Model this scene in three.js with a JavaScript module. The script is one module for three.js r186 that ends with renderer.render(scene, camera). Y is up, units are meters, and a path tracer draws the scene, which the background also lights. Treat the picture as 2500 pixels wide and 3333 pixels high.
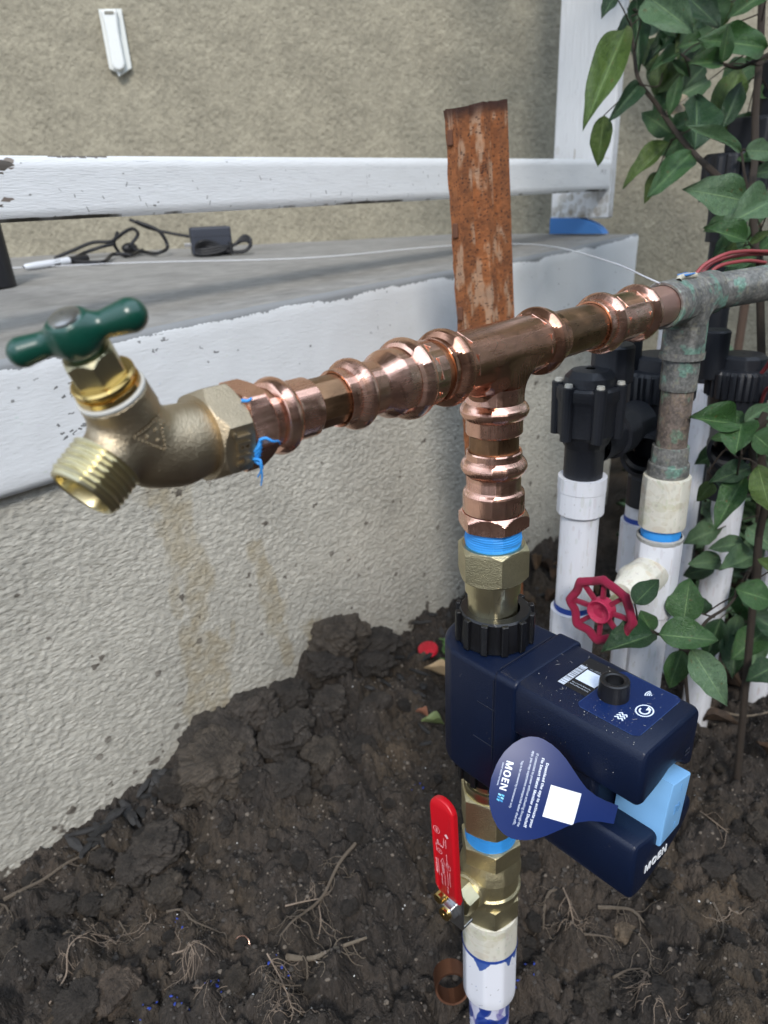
import * as THREE from 'three';
import { mergeGeometries, mergeVertices, toCreasedNormals } from 'three/addons/utils/BufferGeometryUtils.js';
import { RoundedBoxGeometry } from 'three/addons/geometries/RoundedBoxGeometry.js';
import { MarchingCubes } from 'three/addons/objects/MarchingCubes.js';
import { FontLoader } from 'three/addons/loaders/FontLoader.js';
import { TextGeometry } from 'three/addons/geometries/TextGeometry.js';

// ---------------------------------------------------------------- camera, sky, sun, exposure
const V3 = (x, y, z) => new THREE.Vector3(x, y, z);
const scene = new THREE.Scene();
const camera = new THREE.PerspectiveCamera(69.98, 0.75, 0.02, 200);
camera.position.set(-0.3368, 0.62, 0.2348);
camera.up.set(0.3093, 0.9199, -0.2411);
camera.lookAt(camera.position.clone().add(V3(0.6639, -0.3904, -0.6379)));
camera.focus = 0.43;
camera.userData.fStop = 11;
const renderer = new THREE.WebGLRenderer();
renderer.toneMapping = THREE.LinearToneMapping;
renderer.toneMappingExposure = 1.65;
renderer.shadowMap.enabled = true;

const mulberry = (a) => () => { a |= 0; a = a + 0x6D2B79F5 | 0; let t = Math.imul(a ^ a >>> 15, 1 | a); t = t + Math.imul(t ^ t >>> 7, 61 | t) ^ t; return ((t ^ t >>> 14) >>> 0) / 4294967296; };
const clamp = (v, a = 0, b = 1) => Math.min(b, Math.max(a, v));
const lerp = (a, b, t) => a + (b - a) * t;
const sstep = (a, b, x) => { const t = clamp((x - a) / (b - a)); return t * t * (3 - 2 * t); };
const ihash = (x, y, s = 0) => { let h = Math.imul(x | 0, 374761393) + Math.imul(y | 0, 668265263) + Math.imul(s | 0, 1442695041) | 0; h = Math.imul(h ^ h >>> 13, 1274126177); return ((h ^ h >>> 16) >>> 0) / 4294967296; };
// value noise, period p (cells) so that textures tile
function vnoise(x, y, p = 0, s = 0) {
  const xi = Math.floor(x), yi = Math.floor(y), fx = x - xi, fy = y - yi;
  const m = p ? (v) => ((v % p) + p) % p : (v) => v;
  const u = fx * fx * (3 - 2 * fx), v = fy * fy * (3 - 2 * fy);
  const a = ihash(m(xi), m(yi), s), b = ihash(m(xi + 1), m(yi), s), c = ihash(m(xi), m(yi + 1), s), d = ihash(m(xi + 1), m(yi + 1), s);
  return (a + (b - a) * u) * (1 - v) + (c + (d - c) * u) * v;
}
function fbm(x, y, oct = 4, p = 0, s = 0, gain = 0.5) { let a = 1, t = 0, n = 0; for (let i = 0; i < oct; i++) { t += a * vnoise(x, y, p, s + i * 17); n += a; a *= gain; x *= 2; y *= 2; p *= 2; } return t / n; }
function worley(x, y, s = 0) { // F1, F2, cell id
  const xi = Math.floor(x), yi = Math.floor(y); let f1 = 9, f2 = 9, id = 0;
  for (let j = -1; j < 2; j++) for (let i = -1; i < 2; i++) {
    const cx = xi + i, cy = yi + j, dx = cx + ihash(cx, cy, s) - x, dy = cy + ihash(cx, cy, s + 7) - y, d = Math.sqrt(dx * dx + dy * dy);
    if (d < f1) { f2 = f1; f1 = d; id = ihash(cx, cy, s + 13); } else if (d < f2) f2 = d;
  }
  return [f1, f2, id];
}
function noise3(x, y, z, s = 0) { const zi = Math.floor(z), f = z - zi, u = f * f * (3 - 2 * f); return lerp(vnoise(x, y, 0, s + zi * 101), vnoise(x, y, 0, s + (zi + 1) * 101), u); }
function fbm3(x, y, z, o = 3, s = 0) { let a = 1, t = 0, n = 0; for (let i = 0; i < o; i++) { t += a * noise3(x, y, z, s + i * 31); n += a; a *= .5; x *= 2; y *= 2; z *= 2; } return t / n; }

// bright overcast sky, cooler low down, soft cloud mottling
{
  const W = 512, H = 256, d = new Float32Array(W * H * 4);
  for (let j = 0; j < H; j++) for (let i = 0; i < W; i++) {
    const el = (j + 0.5) / H * Math.PI - Math.PI / 2, az = i / W * 2 * Math.PI, k = (j * W + i) * 4;
    const s = Math.max(0, Math.sin(el)), m = fbm(Math.cos(az) * 2.2 * Math.cos(el) + 9, Math.sin(az) * 2.2 * Math.cos(el) + s * 3 + 5, 4, 0, 3);
    const L = (0.62 + 0.75 * s) * (0.72 + 0.56 * m);
    d[k] = L * 0.78; d[k + 1] = L * 0.91; d[k + 2] = L * 1.11; d[k + 3] = 1;
  }
  const t = new THREE.DataTexture(d, W, H, THREE.RGBAFormat, THREE.FloatType);
  t.mapping = THREE.EquirectangularReflectionMapping; t.magFilter = t.minFilter = THREE.LinearFilter; t.needsUpdate = true;
  scene.background = t; scene.environment = t; scene.backgroundIntensity = 1.0; scene.environmentIntensity = 1.0;
}
const sun = new THREE.DirectionalLight(new THREE.Color(1, 0.94, 0.86), 1.5);
sun.position.set(-2.6, 3.6, 2.6); sun.target.position.set(0.2, 0.3, -0.2);
sun.castShadow = true; sun.shadow.radius = 24; sun.shadow.mapSize.set(2048, 2048);
Object.assign(sun.shadow.camera, { left: -2.5, right: 2.5, top: 2.5, bottom: -2.5, near: 0.1, far: 14 });
scene.add(sun, sun.target);

// ---------------------------------------------------------------- helpers
const used = {};
function numbered(n) { if (!(n in used)) { used[n] = 0; return n; } used[n]++; return n + '_' + String(used[n]).padStart(3, '0'); }
function tag(o, label, category, group, kind) { if (label) o.userData.label = label; if (category) o.userData.category = category; if (group) o.userData.group = group; if (kind) o.userData.kind = kind; return o; }
function mesh(name, geo, mat, parent) { const m = new THREE.Mesh(geo, mat); m.name = parent ? name : numbered(name); m.castShadow = m.receiveShadow = true; (parent || scene).add(m); return m; }
function thing(name, label, category, pos = [0, 0, 0], group) { const g = new THREE.Group(); g.name = numbered(name); g.position.set(...pos); tag(g, label, category, group); scene.add(g); return g; }
const merge = (a) => mergeGeometries(a.map((g) => { const n = g.index ? g.toNonIndexed() : g; for (const k of Object.keys(n.attributes)) if (!['position', 'normal', 'uv'].includes(k)) n.deleteAttribute(k); return n; }));
const rgb = (r, g, b) => new THREE.Color().setRGB(r, g, b);
const std = (o) => new THREE.MeshStandardMaterial(o);
const phys = (o) => new THREE.MeshPhysicalMaterial(o);
// data texture from fn(u, v) -> [r, g, b] in 0..1 (sRGB values for colour maps) or a single grey number
function tex(size, fn, { srgb = false, rep = 1, h = size, wrap = true } = {}) {
  const d = new Uint8Array(size * h * 4);
  for (let j = 0; j < h; j++) for (let i = 0; i < size; i++) {
    const c = fn((i + 0.5) / size, (j + 0.5) / h), k = (j * size + i) * 4, n = typeof c === 'number';
    d[k] = clamp(n ? c : c[0]) * 255; d[k + 1] = clamp(n ? c : c[1]) * 255; d[k + 2] = clamp(n ? c : c[2]) * 255; d[k + 3] = 255;
  }
  const t = new THREE.DataTexture(d, size, h); t.magFilter = THREE.LinearFilter; t.minFilter = THREE.LinearMipmapLinearFilter; t.generateMipmaps = true;
  if (wrap) t.wrapS = t.wrapT = THREE.RepeatWrapping;
  if (srgb) t.colorSpace = THREE.SRGBColorSpace;
  t.repeat.set(rep, rep); t.needsUpdate = true; return t;
}
function canvasTex(w, h, draw) {
  const c = document.createElement('canvas'); c.width = w; c.height = h; const x = c.getContext('2d'); draw(x, w, h);
  const t = new THREE.CanvasTexture(c); t.colorSpace = THREE.SRGBColorSpace; t.magFilter = THREE.LinearFilter; return t;
}
// surface of revolution about +Y; prof = [[s, r], ...]; mod(s, theta, r) may change the radius; uv in metres
function revolve(prof, seg = 64, mod = null, crease = 0.55) {
  const pos = [], uv = [], idx = []; let L = 0;
  prof.forEach(([s, r], j) => {
    if (j) L += Math.hypot(s - prof[j - 1][0], r - prof[j - 1][1]);
    for (let i = 0; i <= seg; i++) { const th = i / seg * Math.PI * 2, q = mod ? mod(s, th, r) : r; pos.push(q * Math.cos(th), s, -q * Math.sin(th)); uv.push(th * 0.016, L); }
  });
  const n = seg + 1;
  for (let j = 0; j + 1 < prof.length; j++) for (let i = 0; i < seg; i++) { const a = j * n + i; idx.push(a, a + 1, a + n, a + 1, a + n + 1, a + n); }
  const g = new THREE.BufferGeometry(); g.setAttribute('position', new THREE.Float32BufferAttribute(pos, 3)); g.setAttribute('uv', new THREE.Float32BufferAttribute(uv, 2)); g.setIndex(idx);
  return toCreasedNormals(g, crease);
}
const hexR = (th, ap, off = 0) => { const k = Math.PI / 3, t = (((th + off) % k) + k) % k - k / 2; return ap / Math.cos(t); };
// hex prism with turned chamfers, from y0 to y1, hole radius ri
function hexNut(y0, y1, ap, ri, off = 0, ct = 0.0025, cb = 0.0025, seg = 96) {
  const prof = [[y0, ri]], rc = ap * 1.16, ra = ap * 0.985, N = 6;
  for (let i = 0; i <= N; i++) prof.push([y0 + cb * i / N, lerp(ra, rc, i / N)]);
  for (let i = N; i >= 0; i--) prof.push([y1 - ct * i / N, lerp(ra, rc, i / N)]);
  prof.push([y1, ri]);
  return revolve(prof, seg, (s, th, r) => r <= ri + 1e-9 ? r : Math.min(r, hexR(th, ap, off)), 0.4);
}
// half-round bead of height h centred at s on radius r
function bead(s, r, h, w, n = 10) { const o = []; for (let i = 0; i <= n; i++) { const a = i / n; o.push([s - w / 2 + w * a, r + h * Math.pow(Math.sin(Math.PI * a), 0.75)]); } return o; }
function tube(pts, r, seg = 24, rad = 8, closed = false) { return new THREE.TubeGeometry(new THREE.CatmullRomCurve3(pts.map((p) => p.isVector3 ? p : V3(...p)), closed, 'centripetal'), seg, r, rad, closed); }
// tapering tube
function taper(pts, r0, r1, seg = 16, rad = 6) {
  const c = new THREE.CatmullRomCurve3(pts.map((p) => p.isVector3 ? p : V3(...p)), false, 'centripetal'); const g = new THREE.TubeGeometry(c, seg, 1, rad, false), P = g.attributes.position, N = g.attributes.normal;
  for (let i = 0; i <= seg; i++) { const q = c.getPointAt(i / seg), r = lerp(r0, r1, i / seg); for (let j = 0; j <= rad; j++) { const k = i * (rad + 1) + j; P.setXYZ(k, q.x + N.getX(k) * r, q.y + N.getY(k) * r, q.z + N.getZ(k) * r); } }
  return g;
}
function rbox(w, h, d, r, x = 0, y = 0, z = 0, s = 3) { const g = new RoundedBoxGeometry(w, h, d, s, r); g.translate(x, y, z); return g; }
function extrude(shape, depth, bevel = 0.001, seg = 3, curve = 16) { return new THREE.ExtrudeGeometry(shape, { depth: Math.max(1e-5, depth - 2 * bevel), bevelEnabled: bevel > 0, bevelSize: bevel, bevelThickness: bevel, bevelOffset: -bevel, bevelSegments: seg, curveSegments: curve }).translate(0, 0, bevel); }
function rrect(x0, y0, x1, y1, r) { const s = new THREE.Shape(); s.moveTo(x0 + r, y0); s.lineTo(x1 - r, y0); s.absarc(x1 - r, y0 + r, r, -Math.PI / 2, 0); s.lineTo(x1, y1 - r); s.absarc(x1 - r, y1 - r, r, 0, Math.PI / 2); s.lineTo(x0 + r, y1); s.absarc(x0 + r, y1 - r, r, Math.PI / 2, Math.PI); s.lineTo(x0, y0 + r); s.absarc(x0 + r, y0 + r, r, Math.PI, 1.5 * Math.PI); return s; }
function grid(nu, nv, fn, uvfn) { // fn(u, v) -> [x, y, z]
  const p = [], t = [], ix = [];
  for (let j = 0; j <= nv; j++) for (let i = 0; i <= nu; i++) { const u = i / nu, v = j / nv; p.push(...fn(u, v)); t.push(...(uvfn ? uvfn(u, v) : [u, v])); }
  for (let j = 0; j < nv; j++) for (let i = 0; i < nu; i++) { const a = j * (nu + 1) + i; ix.push(a, a + 1, a + nu + 1, a + 1, a + nu + 2, a + nu + 1); }
  const g = new THREE.BufferGeometry(); g.setAttribute('position', new THREE.Float32BufferAttribute(p, 3)); g.setAttribute('uv', new THREE.Float32BufferAttribute(t, 2)); g.setIndex(ix); g.computeVertexNormals(); return g;
}
// signed-distance field -> smooth mesh; box centre c, half size h (metres)
const smin = (a, b, k) => { const h = clamp(0.5 + 0.5 * (b - a) / k); return lerp(b, a, h) - k * h * (1 - h); };
function sdfMesh(c, h, res, f) {
  const mc = new MarchingCubes(res, new THREE.MeshStandardMaterial(), false, false, 200000); mc.isolation = 0;
  for (let k = 0; k < res; k++) for (let j = 0; j < res; j++) for (let i = 0; i < res; i++)
    mc.field[i + j * res + k * res * res] = -f(c[0] + (i - res / 2) / (res / 2) * h, c[1] + (j - res / 2) / (res / 2) * h, c[2] + (k - res / 2) / (res / 2) * h);
  mc.update();
  const n = mc.count, p = new Float32Array(n * 3), e = h / res * 0.6, nn = new Float32Array(n * 3), uv = new Float32Array(n * 2);
  for (let i = 0; i < n; i++) {
    const x = c[0] + mc.positionArray[i * 3] * h, y = c[1] + mc.positionArray[i * 3 + 1] * h, z = c[2] + mc.positionArray[i * 3 + 2] * h;
    p.set([x, y, z], i * 3); const g = V3(f(x + e, y, z) - f(x - e, y, z), f(x, y + e, z) - f(x, y - e, z), f(x, y, z + e) - f(x, y, z - e)).normalize();
    nn.set([g.x, g.y, g.z], i * 3); uv.set([x + z * 0.5, y + z * 0.5], i * 2);
  }
  const g = new THREE.BufferGeometry(); g.setAttribute('position', new THREE.BufferAttribute(p, 3)); g.setAttribute('normal', new THREE.BufferAttribute(nn, 3)); g.setAttribute('uv', new THREE.BufferAttribute(uv, 2)); return g;
}
const capsule = (p, a, b, ra, rb) => { const pa = V3().subVectors(p, a), ba = V3().subVectors(b, a), t = clamp(pa.dot(ba) / ba.lengthSq()); return pa.addScaledVector(ba, -t).length() - lerp(ra, rb, t); };
const along = (g, from, dir) => { const q = new THREE.Quaternion().setFromUnitVectors(V3(0, 1, 0), dir.clone().normalize()); g.applyQuaternion(q); g.translate(from.x, from.y, from.z); return g; };

// ---------------------------------------------------------------- shared textures and materials
const stuccoBump = tex(1024, (u, v) => { const a = fbm(u * 40, v * 40, 3, 40, 2), b = fbm(u * 90 + 3, v * 90, 3, 90, 8); return clamp(0.55 * sstep(0.25, 0.75, a) + 0.45 * b); });
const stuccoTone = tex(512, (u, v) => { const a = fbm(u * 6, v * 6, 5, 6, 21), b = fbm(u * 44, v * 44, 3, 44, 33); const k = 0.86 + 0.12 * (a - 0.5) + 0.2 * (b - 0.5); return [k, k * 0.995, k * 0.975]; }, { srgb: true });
const paintBump = tex(512, (u, v) => fbm(u * 24, v * 60, 4, 0, 41));
const fineNoise = tex(512, (u, v) => fbm(u * 64, v * 64, 3, 64, 51));
const scratchRough = tex(512, (u, v) => { let k = 0.45 + 0.4 * (fbm(u * 12, v * 12, 4, 12, 61) - 0.5); return k; });
const rep = (t, r, ry = r) => { const c = t.clone(); c.repeat.set(r, ry); c.wrapS = c.wrapT = THREE.RepeatWrapping; c.needsUpdate = true; return c; };

// ---------------------------------------------------------------- ground: dug garden soil
const HOLE = [0.03, 0.03];
function groundBase(x, z) {
  let y = 0.012 - 0.022 * sstep(0, 0.9, x) ;
  const d = Math.hypot((x - HOLE[0]) * 0.9, z - HOLE[1]);
  y -= 0.055 * (1 - sstep(0.05, 0.22, d));
  y += 0.045 * Math.exp(-(((x - 0.21) / 0.07) ** 2 + ((z + 0.38) / 0.06) ** 2));
  y += 0.03 * Math.exp(-(((x - 0.05) / 0.1) ** 2 + ((z + 0.33) / 0.09) ** 2));
  y += 0.045 * sstep(0.16, 0.42, x - z * 0.2) * sstep(0.02, 0.2, z);
  y += 0.03 * (fbm(x * 6 + 3, z * 6, 2, 0, 5) - 0.5);
  return y;
}
function groundH(x, z) {
  let y = groundBase(x, z);
  const r = Math.max(Math.abs(x - 0.25) - 0.8, Math.abs(z) - 0.5);
  if (r > 0.6) return y;
  const wx = x + 0.006 * (vnoise(x * 90, z * 90, 0, 2) - 0.5), wz = z + 0.006 * (vnoise(x * 90, z * 90, 0, 3) - 0.5);
  const A = worley(wx * 22, wz * 22, 1), B = worley(wx * 60 + 5, wz * 60, 2), D = worley(wx * 150, wz * 150 + 9, 3);
  const big = A[2] > 0.45 ? 1 : 0.25;
  y += 0.022 * big * (1 - sstep(0, 0.62, A[0])) - 0.004 * (1 - sstep(0, 0.12, A[1] - A[0]));
  y += 0.0105 * (1 - sstep(0, 0.75, B[0])) * (B[2] > 0.3 ? 1 : 0.3) + 0.006 * (1 - D[0]) * (D[2] > 0.35 ? 1 : 0.2) + 0.007 * (fbm(x * 120, z * 120, 3, 0, 9) - 0.5);
  return y;
}
const soilMap = tex(1024, (u, v) => {
  const a = fbm(u * 8, v * 8, 5, 8, 71), b = fbm(u * 128, v * 128, 2, 128, 72), c = vnoise(u * 256, v * 256, 256, 73);
  let k = 0.66 + 0.34 * (a - 0.5) + 0.3 * (b - 0.5); const w = sstep(0.52, 0.68, fbm(u * 5, v * 5, 4, 5, 75));
  let r = k * lerp(0.98, 1.06, w), g = k * lerp(0.93, 0.98, w), bl = k * lerp(0.88, 0.86, w); if (c > 0.993) { r += 0.3; g += 0.3; bl += 0.3; } return [r, g, bl];
}, { srgb: true });
const soilBump = tex(1024, (u, v) => fbm(u * 100, v * 100, 4, 100, 77, 0.65));
const soilMat = std({ color: rgb(0.115, 0.103, 0.092), map: rep(soilMap, 2.6), bumpMap: rep(soilBump, 5), bumpScale: 0.004, roughness: 0.86, vertexColors: true });
const ground = (() => {
  const axis = (a, b, step, far) => { const o = []; for (let v = a; v <= b; v += step) o.push(v); let s = step, v = a; const lo = []; while (v > -far) { s *= 1.35; v -= s; lo.unshift(v); } s = step; v = o[o.length - 1]; while (v < far) { s *= 1.35; v += s; o.push(v); } return [...lo, ...o]; };
  const X = axis(-0.36, 0.85, 0.0027, 40), Z = axis(-0.43, 0.32, 0.0027, 40), p = [], uv = [], col = [], ix = [];
  for (const z of Z) for (const x of X) {
    p.push(x, groundH(x, z), z); uv.push(x, z);
    const dry = sstep(0.5, 0.66, fbm(x * 9, z * 9, 4, 0, 91)) * (0.35 + 0.65 * sstep(0.15, 0.3, x - 0.1) * sstep(0.08, 0.2, z)); // pale dry crumbs
    const k = 0.8 + 0.4 * fbm(x * 25, z * 25, 3, 0, 95);
    col.push(k * lerp(0.74, 1.35, dry), k * lerp(0.72, 1.22, dry), k * lerp(0.71, 1.05, dry));
  }
  const n = X.length; for (let j = 0; j + 1 < Z.length; j++) for (let i = 0; i + 1 < n; i++) { const a = j * n + i; ix.push(a, a + n, a + 1, a + 1, a + n, a + n + 1); }
  const g = new THREE.BufferGeometry(); g.setAttribute('position', new THREE.Float32BufferAttribute(p, 3)); g.setAttribute('uv', new THREE.Float32BufferAttribute(uv, 2)); g.setAttribute('color', new THREE.Float32BufferAttribute(col, 3)); g.setIndex(ix); g.computeVertexNormals();
  return tag(mesh('ground', g, soilMat), 'dark dug garden soil with clods and crumbs', null, null, 'structure');
})();

// ---------------------------------------------------------------- porch: stucco foundation, painted band, slab
const FRONT = -0.42;
const edgeY = (x) => 0.512 + (x + 0.11) * 0.0325 + 0.0025 * Math.sin(x * 5.2 + 0.6) ;
const wallZ = (x) => -1.28 + (x - 0.26) * 0.625;
const deckY = (x, z) => lerp(edgeY(x), 0.55, clamp((z - FRONT) / (wallZ(x) - FRONT)));
const porch = thing('concrete_porch', 'raised porch with grey slab, white painted band and rough stucco foundation', 'porch', [0, 0, 0]);
const PX0 = -1.3, PX1 = 1.035;
{
  // stains where water ran down, seen as tan patches with ragged edges (x0, y0, x1, y1, half width)
  const stains = [[.022, .36, .029, .285, .03], [.03, .285, .04, .236, .024], [.036, .236, .036, .195, .017], [.01, .24, .012, .21, .008], [.022, .165, .018, .05, .022], [.046, .15, .042, .06, .024], [.124, .245, .135, .2, .016], [.137, .19, .143, .138, .018], [.147, .12, .155, .076, .013], [.03, .1, .03, .03, .03], [.2, .1, .21, .05, .02], [.078, .165, .075, .145, .006]];
  const W = 2048, H = 640, x0 = -0.4, x1 = 1.08, y0 = -0.05, y1 = 0.43;
  const map = tex(W, (u, v) => {
    const x = lerp(x0, x1, u), y = lerp(y0, y1, v); let s = 0;
    for (const [a, b, c, d, w] of stains) { const t = clamp(((x - a) * (c - a) + (y - b) * (d - b)) / ((c - a) ** 2 + (d - b) ** 2)), q = Math.hypot(x - lerp(a, c, t), (y - lerp(b, d, t)) * 0.8); const e = w * (0.3 + 1.5 * fbm(x * 70 + a * 9, y * 45, 4, 0, 5)); s = Math.max(s, sstep(e, e * 0.5, q)); }
    s *= 0.05 + 0.5 * fbm(x * 110, y * 110, 2, 0, 8);
    const sp = worley(x * 22, y * 22, 44), spot = sp[2] > 0.95 && sp[0] < 0.09 ? 0.45 : 0;
    const mud = sstep(0.78, 0.84, fbm(x * 55, y * 70, 4, 0, 15) + 0.16 * sstep(0.06, 0.02, y)) * 0.7; // splashed soil crumbs low on the wall
    const k = 0.83 + 0.14 * (fbm(x * 14, y * 14, 4, 0, 6) - 0.5) + 0.12 * (fbm(x * 200, y * 200, 2, 0, 7) - 0.5);
    let c = [k, k * 0.985, k * 0.935]; c = [lerp(c[0], 0.68, s), lerp(c[1], 0.61, s), lerp(c[2], 0.47, s)];
    const dk = Math.max(spot, mud); return [lerp(c[0], 0.33, dk), lerp(c[1], 0.3, dk), lerp(c[2], 0.27, dk)];
  }, { srgb: true, h: H, wrap: false });
  const relief = (x, y) => { // orange-peel stucco: rounded ridges running roughly level
    const wx = x * 1.0 + 0.004 * (vnoise(x * 120, y * 120, 0, 1) - .5), wy = y + 0.004 * (vnoise(x * 120 + 7, y * 120, 0, 2) - .5);
    const a = fbm(wx * 255, wy * 330, 3, 0, 11), b = fbm(wx * 520, wy * 600, 2, 0, 12);
    return 0.001 * sstep(0.2, 0.8, a) + 0.0005 * b;
  };
  const gx = -0.36, gw = PX1 - gx, gy0 = -0.06, gh = 0.485;
  const g = grid(1000, 330, (u, v) => { const x = gx + gw * u, y = gy0 + gh * v; return [x, y, FRONT + relief(x, y) - 0.0018]; }, (u, v) => { const x = gx + gw * u, y = gy0 + gh * v; return [(x - x0) / (x1 - x0), (y - y0) / (y1 - y0)]; });
  mesh('foundation_wall', g, std({ map, color: rgb(0.72, 0.71, 0.69), roughness: 0.93, bumpMap: rep(stuccoBump, 6), bumpScale: 0.0008 }), porch);
  const fill = new THREE.BoxGeometry(gx - PX0, 0.5, 0.1); fill.translate((gx + PX0) / 2, 0.19, FRONT - 0.05);
  const core = new THREE.BoxGeometry(PX1 - gx - 0.004, 0.46, 0.08); core.translate((PX1 + gx) / 2, 0.2, FRONT - 0.05);
  mesh('foundation_core', merge([fill, core]), std({ color: rgb(0.47, 0.455, 0.4), roughness: 0.95 }), porch);
  // painted band: proud of the stucco, rounded lip
  const bandMap = canvasTex(2048, 256, (c, w, h) => {
    c.fillStyle = '#e9ebec'; c.fillRect(0, 0, w, h); const r = mulberry(5), X = (x) => (x + 0.4) / 1.5 * w, Y = (t) => h - t * h;
    for (let i = 0; i < 900; i++) { c.fillStyle = `rgba(${150 + r() * 60 | 0},${152 + r() * 60 | 0},${155 + r() * 55 | 0},${r() * 0.25})`; c.fillRect(r() * w, r() * h, 1 + r() * 5, 1 + r() * 2); }
    const scuff = (x, t, n, s) => { for (let i = 0; i < n; i++) { c.strokeStyle = `rgba(60,60,58,${0.35 + 0.5 * r()})`; c.lineWidth = 1 + r() * 2; c.beginPath(); let a = X(x) + (r() - .5) * s * 220, b = Y(t) + (r() - .5) * s * 200; c.moveTo(a, b); for (let k = 0; k < 3; k++) { a += (r() - .3) * 7; b += (r() - .5) * 5; c.lineTo(a, b); } c.stroke(); } };
    scuff(-0.055, 0.62, 5, .12); scuff(-.05, .42, 9, .22); scuff(-.02, .52, 8, .3); scuff(.04, .8, 9, .2); scuff(-.1, .8, 5, .3); scuff(.09, .6, 3, .3); scuff(.36, .55, 2, .15); scuff(.0, .25, 8, .4); scuff(-.18, .4, 14, .6);
    for (let i = 0; i < 60; i++) { c.fillStyle = `rgba(70,70,66,${0.3 + r() * .5})`; c.beginPath(); c.arc(r() * w, r() * h, 0.6 + r() * 1.6, 0, 7); c.fill(); }
    c.fillStyle = '#8d8f90'; for (let x = 0; x < w; x += 3) c.fillRect(x, 0, 3, 20 + 32 * fbm(x / 60, 2, 4, 0, 3) + 5 * ihash(x, 1, 3)); // bare worn concrete along the top edge
    c.fillStyle = 'rgba(90,86,80,.5)'; for (let x = 0; x < w; x += 3) { const q = fbm(x / 40, 9, 3, 0, 3); if (q > .55) c.fillRect(x, h - 5, 3, 5); }
  });
  const low = (x) => 0.396 + (x + 0.11) * 0.022;
  const prof = 14, nx = 300;
  const bg = grid(nx, prof, (u, v) => {
    const x = lerp(-0.4, PX1 + 0.004, u), t = edgeY(x), b = low(x), wob = 0.0016 * (fbm(x * 40, v * 9, 3, 0, 4) - 0.5);
    if (v < 0.15) return [x, b + 0.0015, FRONT - 0.004 + (v / 0.15) * 0.014];
    if (v > 0.86) { const k = (v - 0.86) / 0.14, a = k * Math.PI / 2; return [x, t - 0.006 + 0.006 * Math.sin(a) + wob * 0.6, FRONT + 0.013 - 0.006 * (1 - Math.cos(a)) + wob]; }
    const k = (v - 0.15) / 0.71; return [x, lerp(b, t - 0.006, k) + (k < .1 ? -.001 : 0), FRONT + 0.012 + 0.0015 * k + wob];
  }, (u, v) => [u, clamp((v - 0.1) / 0.9)]);
  mesh('painted_band', bg, std({ map: bandMap, color: rgb(0.88, 0.88, 0.88), roughness: 0.7, bumpMap: rep(paintBump, 9, 1.2), bumpScale: 0.0002 }), porch);
  const far = new THREE.BoxGeometry(0.9, 0.115, 0.014); far.translate(-0.852, 0.445, FRONT + 0.006); mesh('painted_band', far, std({ color: rgb(0.8, 0.8, 0.8), roughness: 0.7 }), porch);
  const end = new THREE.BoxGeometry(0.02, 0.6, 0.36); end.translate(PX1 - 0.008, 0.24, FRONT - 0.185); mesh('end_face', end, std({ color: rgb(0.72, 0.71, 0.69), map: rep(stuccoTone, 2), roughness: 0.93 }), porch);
  // slab top
  const slabMap = tex(1024, (u, v) => { const a = fbm(u * 22, v * 14, 5, 0, 101), b = fbm(u * 90, v * 90, 3, 0, 102), d = sstep(0.6, 0.75, fbm(u * 15 + 3, v * 10, 4, 0, 104)); const k = 0.58 + 0.07 * (a - .5) + 0.12 * (b - .5) - 0.05 * d; return [k, k * 0.985, k * 0.955]; }, { srgb: true });
  const sg = grid(240, 60, (u, v) => { const x = lerp(-1.3, PX1, u), zb = wallZ(x) - 0.02, zf = FRONT + 0.007, z = lerp(zf, zb, v); return [x, deckY(x, z) + 0.0015 * (fbm(x * 16, z * 16, 3, 0, 7) - .5) - 0.001, z]; }, (u, v) => [u * 1.4, v * 0.8]);
  mesh('slab_top', sg, std({ map: slabMap, color: rgb(0.9, 0.9, 0.9), roughness: 0.85, bumpMap: rep(fineNoise, 3), bumpScale: 0.0015 }), porch);
}

// ---------------------------------------------------------------- house wall (one plane behind the porch and the irrigation valves)
{
  const g0 = grid(2, 2, (u, v) => [lerp(-3, 5, u), lerp(-0.35, 2.95, v), 0], (u, v) => [u * 8 / 0.27, v * 3.3 / 0.27]);
  const body = new THREE.BoxGeometry(8, 3.3, 0.2); body.translate(1, 1.3, -0.102);
  const w = thing('house_wall', 'olive beige stucco house wall behind the porch', 'wall', [0.26, 0, -1.28]);
  w.rotation.y = -Math.atan2(0.53, 0.848);
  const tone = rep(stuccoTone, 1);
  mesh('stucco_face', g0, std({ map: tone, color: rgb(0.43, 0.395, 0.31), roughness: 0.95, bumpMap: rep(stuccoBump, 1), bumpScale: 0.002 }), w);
  mesh('wall_core', body, std({ color: rgb(0.4, 0.37, 0.3), roughness: 0.95 }), w);
}

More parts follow.
